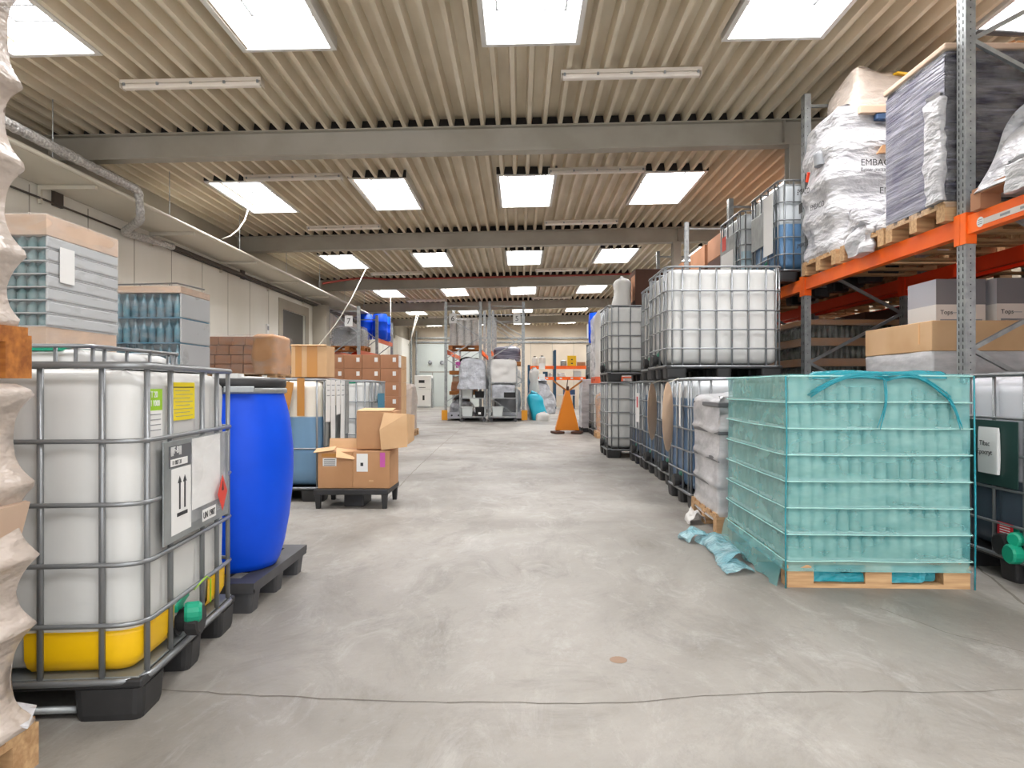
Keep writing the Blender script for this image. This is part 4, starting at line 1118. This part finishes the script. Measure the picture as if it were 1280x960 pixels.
t = floor_pallet('brown carton pallet deep under the rack', 3.25, 13.15, 1.1, 1.0); MB().box(-.5, .5, -.45, .45, .146, 1.7).build('load', 'card_dark', t)

# beyond the white tanks
t = thing('wrapped_trays', 'blue grey wrapped stack of trays beyond the white tanks', 'wrapped pallet', (2.04, 16.75, 0)); wood_pallet(t, 1.1, .9, m='blackp')
for k in range(7): MB().box(-.52, .52, -.42, .42, .15+k*.16, .15+k*.16+.12).box(-.54, .54, -.44, .44, .27+k*.16, .30+k*.16).build('tray', 'grey_box_side', t)
lump(.55, .45, .1, 1.27, r=.03, ns=8, nz=30, amp=.015, seed=3).build('stretch_film', 'film_milk', t, smooth=True)
t = thing('wrapped_goods', 'brown goods in film on a wooden pallet at the end of the right aisle', 'wrapped pallet', (2.02, 14.6, 0)); wood_pallet(t, .8, .6)
lump(.36, .28, .144, .96, r=.1, ns=8, nz=16, amp=.05, seed=17, topround=.1).build('bundle', 'card', t, smooth=True)
lump(.39, .30, .13, .98, r=.1, ns=8, nz=16, amp=.04, seed=18, topround=.1).build('stretch_film', 'film', t, smooth=True)
I1 = R_ibc(white, 'white caged tank behind the brown wrapped goods', 1.62, 15.05)
t = thing('big_bag', 'tall white bulk bag on an orange pallet standing on a tank', 'bulk bag', (2.22, 15.55, 1.168)); wood_pallet(t, 1.1, .9, m='orange_pink')
lump(.50, .42, .144, 1.68, r=.15, ns=8, nz=30, amp=.06, seed=19, topround=.15, freq=2).build('bag', 'sack_white', t, smooth=True)
t = thing('wrapped_pallet', 'tall blue and white wrapped load behind the white bulk bag', 'wrapped pallet', (2.52, 18.3, 0)); wood_pallet(t, 1.2, .8)
MB().box(-.5, .5, -.35, .35, .15, 2.9).build('load', 'navy', t); lump(.58, .40, .12, 2.98, r=.05, ns=8, nz=40, amp=.03, seed=21).build('stretch_film', 'film_milk', t, smooth=True)
J1 = R_ibc(white, 'white caged tank far back on the right, lower one', 1.97, 19.3); J2 = R_ibc(white, 'white caged tank far back on the right, upper one', 1.97, 19.3, 1.168)
def drum(label, loc, s=1, group=None):
    t = thing('drum', label, 'barrel', loc, 0, group)
    MB().lathe([(.25*s, 0), (.28*s, .03), (.29*s, .28), (.30*s, .30), (.29*s, .32), (.29*s, .58), (.30*s, .6), (.29*s, .62), (.27*s, .86), (.24*s, .88)], n=20).build('body', 'blue_drum', t, smooth=True)
    MB().lathe([(.235*s, .86), (.25*s, .87), (.25*s, .905), (.2*s, .91)], n=20).build('lid', 'blackp', t); return t
dr = drum('blue plastic drum on top of the far right tanks', (2.27, 19.7, 2.345), 1)
MB().box(-.32, -.3, -.1, .15, .15, .55).build('sticker', 'paper', dr)

# goods and second rack added to darken the view behind the rack
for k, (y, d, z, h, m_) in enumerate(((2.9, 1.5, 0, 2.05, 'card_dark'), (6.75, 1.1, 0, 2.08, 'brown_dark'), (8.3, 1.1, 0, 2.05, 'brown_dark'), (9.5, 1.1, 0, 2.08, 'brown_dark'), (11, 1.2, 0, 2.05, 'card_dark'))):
    t = thing('carton_pallet', 'brown carton pallet added as dark backing behind the rack, %s' % ['nearest the right edge', 'behind the tan lid load', 'behind the dark glass pallet', 'one further back', 'farthest back of them'][k], 'wrapped pallet', (5.13, y, 0), group='carton pallets added as dark backing behind the rack')
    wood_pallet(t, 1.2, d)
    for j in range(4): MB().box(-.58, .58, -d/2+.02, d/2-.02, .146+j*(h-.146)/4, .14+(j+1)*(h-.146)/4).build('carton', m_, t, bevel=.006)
r = thing('pallet_rack', 'second rack line added as dark backing behind the orange one', 'rack', (0, 0, 0))
for y in (2.0, 4.79, 7.5, 10.22, 12.92):
    for x in (4.42, 5.6): upright(x, y, 4.3, r, slots=False)
for a, b in ((2.1, 4.79), (4.89, 7.5), (7.6, 10.22), (10.32, 12.92)):
    for x in (4.43, 5.61): MB().box(x, x+.05, a, b, 2.155, 2.285).build('beam', 'rear_orange', r)
for k, (y, m_, h) in enumerate(((3.0, 'card', 1.2), (4.2, 'card_dark', .9), (5.6, 'brown_dark', .8), (6.8, 'brown_dark', 1.2), (8.3, 'black', 1.0), (9.5, 'brown_dark', 1.0), (11.0, 'brown_dark', 1.1), (12.2, 'card_dark', 1.0))):  # upper loads added so the gap behind the rack reads dark
    t = thing('carton_pallet', 'carton pallet added as dark backing on the hidden side of the upper rack level, %s from the camera' % ['first', 'second', 'third', 'fourth', 'fifth', 'sixth', 'seventh', 'eighth'][k], 'wrapped pallet', (5.05, y, LV), group='carton pallets added as dark backing on the second rack line')
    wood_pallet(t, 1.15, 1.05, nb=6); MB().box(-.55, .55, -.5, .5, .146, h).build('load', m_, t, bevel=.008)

t = thing('wrapped_pallet', 'wooden pallet with a low heap of white film between the sacks and the dark load', 'wrapped pallet', (3.68, 6.16, LV)); wood_pallet(t, 1.2, .8)
lump(.5, .34, .146, .36, r=.1, ns=8, nz=8, amp=.08, seed=61, topround=.15, freq=4).build('film_heap', 'film_white', t, smooth=True)
lump(.05, .16, -.02, .26, r=.03, ns=6, nz=10, amp=.06, seed=62, topround=.1, freq=7).build('hanging_film', 'film_white', t, loc=(-.62, -.05, 0), smooth=True)
# ------------------------------------------------------------------ far racks
def sign(par, s, x, y, z, w=.24):
    p = MB().box(x-w/2, x+w/2, y-.01, y, z-.16, z+.16).build('number_sign', 'paper', par)
    text('sign_number', s, .24, p, (x, y-.012, z-.085), FRONT, 'ink', align='CENTER')
def rack(label, xa, xb, ys, h, levels, m='orange', cross=True):
    t = thing('pallet_rack', label, 'rack', (0, 0, 0))
    for y in ys:
        for x in (xa, xb):
            MB().box(x-.045, x+.045, y-.04, y+.04, 0.02, h).build('upright', 'galv', t)
        if cross:
            z = .6; f = 1
            while z < h-.8:
                a, b = (xa, xb) if f > 0 else (xb, xa)
                MB().bar((a, y, z), (b, y, z+.7), .03, .03).build('brace', 'galv', t); z += .7; f = -f
            MB().bar((xa, y, h-.15), (xb, y, h-.15), .03, .03).build('brace', 'galv', t)
    for i in range(len(ys)-1):
        for z in levels[i]:
            for x in (xa, xb): MB().box(x-.03, x+.03, ys[i]+.04, ys[i+1]-.04, z-.13, z).build('beam', m, t)
    return t
r7 = rack('tall rack with number 7 sign at the left wall', -5.78, -4.86, [20.5, 23.1, 25.8], 3.52, [[1.2, 2.20], [1.45, 2.75]], 'orange_pink')
sign(r7, '7', -5.15, 20.44, 3.07)
t = thing('wrapped_pallet', 'grey sacks in clear film on the rack with the 7 sign', 'wrapped pallet', (-5.30, 21.3, 2.202)); wood_pallet(t, 1.05, .9, m='wood_orange')
lump(.46, .4, .144, .72, r=.1, amp=.06, seed=3, topround=.15).build('sacks', 'tray_grey', t, smooth=True); lump(.52, .44, .14, .78, r=.15, amp=.07, seed=4, topround=.2).build('stretch_film', 'film', t, smooth=True)
t = thing('carton_pallet', 'brown cartons on the lower level of the number 7 rack', 'wrapped pallet', (-5.3, 21.7, 1.202)); wood_pallet(t, .8, 1.0)
MB().box(-.38, .38, -.45, .45, .146, .75).build('load', 'brown_dark', t)
tag(lump(.16, .14, 0, .22, r=.12, amp=.02, topround=.1, seed=5).build('red_ball', 'rear_orange', loc=(-5.15, 21.35, 1.957), smooth=True), 'small round red bundle under the grey sacks on the left rack', 'bundle')
for k, (x, y) in enumerate(((-5.5, 23.9), (-4.95, 23.8), (-5.0, 24.7))):
    drum('blue drum on the left rack, %s' % ['nearer the wall', 'at the front on the aisle side', 'behind on the aisle side'][k], (x+.05, y, 2.752), .9, 'blue drums on the left rack')
for k in range(5):
    b = tag(MB().lathe([(.12, 0), (.13, .03), (.13, .26), (.05, .33), (.05, .38)], n=12).build('jerrycan', 'film_white', loc=(-4.95, 23.45+k*.34, 1.453)), 'pale plastic canister on the left rack below the blue drums', 'canister', 'pale canisters below the blue drums')

def mobile_base(par, xa, xb, y0, y1):
    MB().box(xa-.02, xb+.02, y0-.06, y0, .07, .27).build('base_rail', 'grey_box_side', par)
    MB().box(xa, xb, y0, y1, .10, .22).build('base_frame', 'charcoal', par)
r6 = rack('left mobile rack of white rolls behind the film covered trolley, signed 6', -2.40, -1.28, [22.0, 24.6, 27.2], 3.85, [[2.30], [2.3]], 'orange')
mobile_base(r6, -2.40, -1.28, 22.0, 27)
sign(r6, '6', -2.17, 21.94, 3.30)
MB().box(-2.52, -2.34, 21.86, 21.98, .02, .34).build('buffer', 'buffer_orange', r6)
for k in range(3): MB().lathe([(.03, 0), (.03, .01)], n=10).build('bolt', 'ink', r6, loc=(-2.2+k*.22, 21.93, .17), rot=(PI/2, 0, 0))
r5 = rack('right mobile rack with lilac bundle behind the sheeted trolley, signed 5', -.98, .11, [22.0, 24.6, 27.2], 3.85, [[2.30], [2.3]], 'orange')
mobile_base(r5, -.98, .11, 22.0, 27)
sign(r5, '5', -.10, 21.94, 3.30)
MB().box(.05, .24, 21.86, 21.98, .02, .34).build('buffer', 'buffer_orange', r5)
t = thing('wrapped_rolls', 'white rolls under film on an orange pallet, upper level of rack 6', 'wrapped pallet', (-1.84, 22.75, 2.302)); wood_pallet(t, 1.0, 1.1, m='wood_orange')
for k in range(4): MB().cyl((-.36+k*.24, -.3, .146), (-.36+k*.24, -.3, 1.0-.05*(k == 0)), .115, 16).build('roll', 'sack_white', t, smooth=False)
lump(.44, .25, .146, 1.10, r=.05, amp=.02, seed=5).build('roll_block', 'sack_white', t, loc=(0, .25, 0), smooth=True)
lump(.49, .52, .13, 1.0, r=.1, ns=10, amp=.05, seed=25, topround=.15, prof=lambda v: -.12*v*v).build('stretch_film', 'film_clear', t, smooth=True)
t = thing('wrapped_goods', 'mixed dark and magenta goods under the orange pallet of rack 6', 'goods', (-1.84, 22.8, 1.62)); 
MB().box(-.48, .48, -.5, .5, -.12, 0).build('pallet', 'wood_orange', t); lump(.3, .4, 0, .42, r=.1, amp=.06, seed=3).build('dark_goods', 'black', t, loc=(.16, 0, 0), smooth=True)
lump(.1, .1, .1, .3, r=.08, amp=.03).build('magenta_bundle', 'pink', t, loc=(-.18, -.35, 0), smooth=True)
t = thing('wrapped_goods', 'brown wrapped bundles on the left of rack 6', 'goods', (-1.84, 22.8, .95)); 
MB().box(-.48, .48, -.5, .5, -.12, 0).build('pallet', 'wood_orange', t); lump(.42, .4, .0, .32, r=.1, amp=.06, seed=13).build('bundle', 'card_dark', t, smooth=True); lump(.3, .3, .30, .48, r=.1, amp=.05, seed=14).build('bundle', 'card_pink', t, loc=(-.08, 0, 0), smooth=True)
tag(lump(.42, .38, 0, .5, r=.15, ns=8, nz=12, amp=.08, seed=17, topround=.3, freq=4, prof=lambda v: -.2*v*v).build('sack', 'bag_grey', loc=(-1.95, 22.75, .225), smooth=True), 'grey white plastic sacks on the base of rack 6', 'sack')
t = thing('wrapped_goods', 'lilac grey bundle on rack 5 above the white sheet', 'goods', (-.43, 22.75, 1.92)); MB().box(-.46, .46, -.5, .5, -.13, 0).build('pallet', 'wood_orange', t)
lump(.42, .42, 0, .50, r=.15, amp=.05, seed=27, topround=.15).build('bundle', 'film_dark_side', t, smooth=True)
tag(lump(.43, .42, 0, .62, r=.1, amp=.06, seed=37, topround=.12).build('white_bundle', 'sack_white', loc=(-.42, 22.85, 1.08), smooth=True), 'large white sheeted bundle on rack 5 behind the right trolley', 'bundle')
tag(lump(.42, .4, 0, .8, r=.1, amp=.06, seed=38, topround=.12).build('grey_bundle', 'tray_grey', loc=(-.42, 22.8, .225), smooth=True), 'grey bundle on the base of rack 5', 'bundle')
def trolley(label, x, y, w=.78):
    t = thing('trolley', label, 'trolley', (x, y, 0)); hw = w/2
    for sx in (-1, 1):
        for sy in (-1, 1):
            MB().box(sx*hw-.02, sx*hw+.02, sy*.28-.02, sy*.28+.02, .14, 1.75).build('post', 'galv', t)
            MB().cyl((sx*(hw-.04), sy*.25-.02, .05), (sx*(hw-.04), sy*.25+.02, .05), .05, 12).box(sx*(hw-.04)-.015, sx*(hw-.04)+.015, sy*.25-.03, sy*.25+.03, .06, .14).build('castor', 'charcoal', t)
    for z in (.14, .72, 1.20): MB().box(-hw, hw, -.3, .3, z, z+.03).build('shelf', 'galv', t)
    return t
t = trolley('film covered trolley in front of rack 6', -1.48, 21.45)
lump(.36, .31, 1.02, 1.95, r=.04, ns=10, nz=16, amp=.05, seed=3, topround=.08, freq=4, prof=lambda v: .1-.1*v).build('film_cover', 'bag_grey', t, smooth=True)
MB().box(-.3, .3, -.32, .28, 1.24, 1.5).build('white_board', 'paper', t)
def tub(label, loc, m='grey_tub', w=.36, h=.26):
    rg = [[(x*k, y*k, z) for x, y, _, _ in rrect(w/2, .22, .03, 3)] for z, k in ((0, .84), (h-.03, .97), (h-.03, 1.03), (h, 1.03), (h, .95), (h-.02, .93))]
    return tag(MB().loft(rg).build('storage_tub', m, loc=loc), label, 'tub')
tub('light grey plastic tub on the middle shelf of the left trolley', (-1.65, 21.4, .752)); tub('light grey plastic tub on the bottom shelf of the left trolley', (-1.65, 21.4, .172), h=.3)
tub('black plastic tub on the middle shelf of the left trolley', (-1.27, 21.4, .752), 'black', .3, .2)
t = tub('black bucket on the bottom shelf of the left trolley', (-1.26, 21.4, .172), 'black', .28, .28); MB().box(-.04, .04, -.225, -.2, .06, .13).build('sticker', 'paper', t)
t = trolley('trolley with grey sheeting in front of rack 5', -.52, 21.45, .84)
lump(.40, .28, 1.24, 1.95, r=.04, ns=10, nz=16, amp=.05, seed=6, topround=.1, freq=4).build('white_sheet', 'sack_white', t, smooth=True)
lump(.36, .27, .76, 1.18, r=.05, ns=8, nz=8, amp=.04, seed=7).build('grey_sheet', 'bag_grey', t, smooth=True)
MB().box(.02, .38, -.3, -.1, .76, .92).build('black_box', 'black', t); MB().bar((-.4, -.3, .75), (.4, -.3, .2), .02, .02).build('brace', 'galv', t)
tub('light grey plastic tub on the bottom shelf of the right trolley', (-.70, 21.4, .172), h=.3)
t = thing('waste_bags', 'turquoise bag slumped beside rack 5', 'bag', (.66, 22.5, 0))
lump(.26, .3, 0, .9, r=.15, ns=8, nz=14, amp=.06, seed=9, topround=.25, freq=3, shear=(-.2, 0)).build('bag', 'cyan', t, smooth=True)
tag(lump(.16, .16, 0, 1.75, r=.1, amp=.05, seed=19, topround=.15, freq=4).build('white_bag', 'sack_white', loc=(.48, 23.1, .0), smooth=True), 'white sack piled above the turquoise bag', 'bag')
tag(lump(.2, .2, 0, .9, r=.1, amp=.06, seed=29, topround=.15, freq=4).build('white_bag', 'bag_grey', loc=(.45, 23.9, .0), smooth=True), 'pale plastic bag leaning behind the turquoise bag', 'bag')
tag(lump(.2, .14, 0, .25, r=.1, amp=.05, seed=39, topround=.1).build('white_bag', 'sack_white', loc=(.72, 21.95, 0), smooth=True), 'small white bag on the floor beside the orange buffer of rack 5', 'bag')
tag(lump(.55, .45, 0, 1.35, r=.3, ns=8, nz=18, amp=.12, seed=49, topround=.3, freq=3, prof=lambda v: .05-.38*v*v).build('plastic_bag', 'bag_grey', loc=(.86, 28.0, 0), smooth=True), 'big knotted clear grey plastic bag before the orange workbench', 'bag')

# shelving at the back wall
t = thing('storage_shelving', 'orange beamed shelving with blue uprights at the back wall', 'rack', (0, 0, 0))
for x in (.45, 1.76, 3.45):
    for y in (34.2, 35.1): MB().box(x-.06, x+.06, y-.05, y+.05, 0, 2.95 if x < 3 and x > 1 else 2.2).build('upright', 'blue_steel', t)
for z in (1.60, 2.15):
    for a, b in ((.51, 1.70), (1.82, 3.39)):
        MB().box(a, b, 34.1, 34.16, z-.16, z).build('beam', 'orange', t); MB().box(a, b, 34.16, 35.1, z-.03, z).build('shelf', 'wood', t)
for x, z in ((1.1, 1.98), (1.1, 1.44)): MB().box(x-.15, x+.15, 34.06, 34.09, z, z+.3).build('notice', 'paper', t)
for x in (1.35, 2.05, 2.6, 3.1): MB().box(x-.06, x+.06, 34.085, 34.1, 1.49, 1.56).build('shelf_label', 'paper', t)
items = [('canister', 'white canister with dark cap on the top shelf, left one', .75, 2.152, .3, .45, 'white_pe'), ('canister', 'white canister with dark cap on the top shelf, right one', 1.12, 2.152, .34, .48, 'white_pe'),
         ('yellow_cabinet', 'bright yellow box on the top shelf of the back shelving', 2.62, 2.152, .44, .52, 'yellow'), ('brown_box', 'low brown box beside the yellow box', 3.1, 2.152, .4, .2, 'card_dark'),
         ('grey_device', 'grey round device left of the yellow box', 2.2, 2.152, .3, .3, 'galv'), ('blue_box', 'blue box on the lower orange shelf', 1.28, 1.602, .24, .26, 'blue_steel'),
         ('white_tin', 'white tins standing on the lower orange shelf', 1.55, 1.602, .16, .2, 'paper'), ('white_tin', 'row of white containers in the middle of the lower shelf', 2.1, 1.602, .4, .2, 'paper'),
         ('grey_box', 'pale grey box at the right of the lower orange shelf', 2.9, 1.602, .38, .3, 'grey_tub')]
for nm, lb, x, z, w, h, m in items:
    b = MB().lathe([(w*.42, 0), (w*.5, .02), (w*.5, h*.85), (w*.3, h)], n=14) if nm in ('canister', 'grey_device', 'white_tin') else MB().box(-w/2, w/2, -.18, .18, 0, h)
    o = tag(b.build(nm, m, loc=(x, 34.5, z)), lb, nm.split('_')[-1])
    if nm == 'canister': MB().lathe([(.07, h), (.07, h+.05)], n=10).build('cap', 'black', o)
    if nm == 'yellow_cabinet': MB().box(-.05, .05, -.185, -.18, .1, .16).box(-.04, .04, -.185, -.18, .3, .35).build('badge', 'ink', o)
t = thing('workbench', 'small blue bench with a pale top below the orange shelves', 'bench', (2.45, 34.5, 0))
MB().box(-.5, .35, -.4, .4, .66, .70).build('bench_top', 'grey_box_side', t); MB().box(-.25, .32, -.3, .3, .70, .96).build('crate', 'navy', t)
for sx in (-.2, .28):
    for sy in (-.3, .3): MB().box(sx-.03, sx+.03, sy-.03, sy+.03, 0, .66).build('leg', 'blue_steel', t)
t = thing('swivel_stool', 'dark stool beside the blue bench', 'stool', (1.5, 34.0, 0)); MB().lathe([(.2, .5), (.22, .55), (.2, .6)], n=14).build('seat', 'black', t); MB().cyl((0, 0, .05), (0, 0, .5), .03, 8).box(-.25, .25, -.02, .02, .0, .06).box(-.02, .02, -.25, .25, .0, .06).build('stand', 'galv', t)

# machine at the back left
t = thing('compressor', 'white double cabinet machine by the pale back door', 'machine', (-5.1, 36.0, 0))
MB().box(-.45, .42, -.4, .4, .08, .95).build('lower_cabinet', 'machine', t, bevel=.02); MB().box(-.42, .45, -.4, .4, .96, 1.7).build('upper_cabinet', 'machine', t, bevel=.02)
MB().box(-.2, .1, -.41, -.4, 1.3, 1.45).box(.0, .1, -.41, -.4, .4, .65).box(-.2, .15, -.41, -.4, 1.05, 1.08).build('vent', 'ink', t)
MB().box(-.9, -.5, -.3, .3, 0, .9).build('side_unit', 'tray_grey', t); MB().box(.45, .5, -.3, .3, 0, 1.55).build('pipe', 'galv', t)
tag(MB().box(-5.5, -5.22, 33.6, 33.8, 0, 1.05).build('yellow_post', 'yellow'), 'yellow guard panel standing at the left near the back door', 'guard')
tag(MB().box(-3.1, -3.03, 37.5, 37.6, 0, 1.5).build('dark_post', 'blue_steel'), 'slim dark post before the pale back door', 'post')
for k, x in enumerate((-5.0, -4.35)): 
    t = tag(MB().lathe([(.10, 0), (.12, .06), (.06, .1)], n=12).build('wall_lamp', 'tray_grey', loc=(x, 37.9, 2.45), rot=(PI/2, 0, 0)), 'small grey round fitting on the pale back door, %s' % ('left one', 'right one')[k], 'fitting')

# orange high lift truck seen from its fork end
t = thing('lift_truck', 'orange tapered high lift truck standing in the aisle', 'lift truck', (1.12, 15.9, 0))
m_ = MB(); m_.poly([(-.29, 0, .07), (.27, 0, .07), (.035, 0, 1.0), (-.045, 0, 1.0)], (0, .05, 0)); m_.build('body', 'lift_orange', t, bevel=.006)
m_ = MB(); m_.poly([(-.29, .05, .07), (-.25, .05, .07), (-.03, .05, 1.0), (-.045, .05, 1.0)], (0, .3, 0)); m_.poly([(.23, .05, .07), (.27, .05, .07), (.035, .05, 1.0), (.02, .05, 1.0)], (0, .3, 0)); m_.build('side_frame', 'lift_orange', t)
for sx in (-1, 1):
    MB().obox((sx*.23-.02, -.1, .035), (.24, .34, .05), (0, 0, sx*-.25)).build('foot', 'brown_dark', t, bevel=.01)
    MB().cyl((sx*.23-.05, .1, .05), (sx*.23+.05, .1, .05), .05, 12).build('wheel', 'black', t)
    MB().bar((0, .05, .98), (sx*.30, .05, 1.20), .03, .04).bar((sx*.3, .05, 1.2), (sx*.34, .05, 1.24), .03, .04).build('arm', 'wood_orange', t)
MB().cyl((0, .05, .97), (0, .05, 1.10), .03, 10).bar((-.03, .05, 1.02), (0, .05, 1.26), .02, .02).build('mast', 'brown_dark', t)

# ------------------------------------------------------------------ light and camera
w = bpy.data.worlds.new('World'); sc.world = w; w.use_nodes = True
bg = w.node_tree.nodes['Background']; bg.inputs[0].default_value = lin('#f7f8fb'); bg.inputs[1].default_value = 2.6
for i, (ya, yb) in enumerate(SKY):
    for j, (xa, xb) in enumerate(SKX):
        pass
cam = bpy.data.cameras.new('camera'); co = bpy.data.objects.new('camera', cam); COL.objects.link(co)
co.location = (0, 0, EYE); co.rotation_euler = (PI/2, 0, 0)
cam.sensor_width = 36; cam.lens = 850/1280*36; cam.shift_x = -10/1280; cam.shift_y = 4/1280; cam.clip_end = 200; cam.clip_start = .05
sc.camera = co
sc.view_settings.view_transform = 'Standard'; sc.view_settings.look = 'None'; sc.view_settings.gamma = 1; sc.view_settings.use_curve_mapping = False
sc.view_settings.exposure = EXPO
sc.cycles.max_bounces = 10; sc.cycles.diffuse_bounces = 6; sc.cycles.transparent_max_bounces = 16
sc.cycles.sample_clamp_indirect = 8
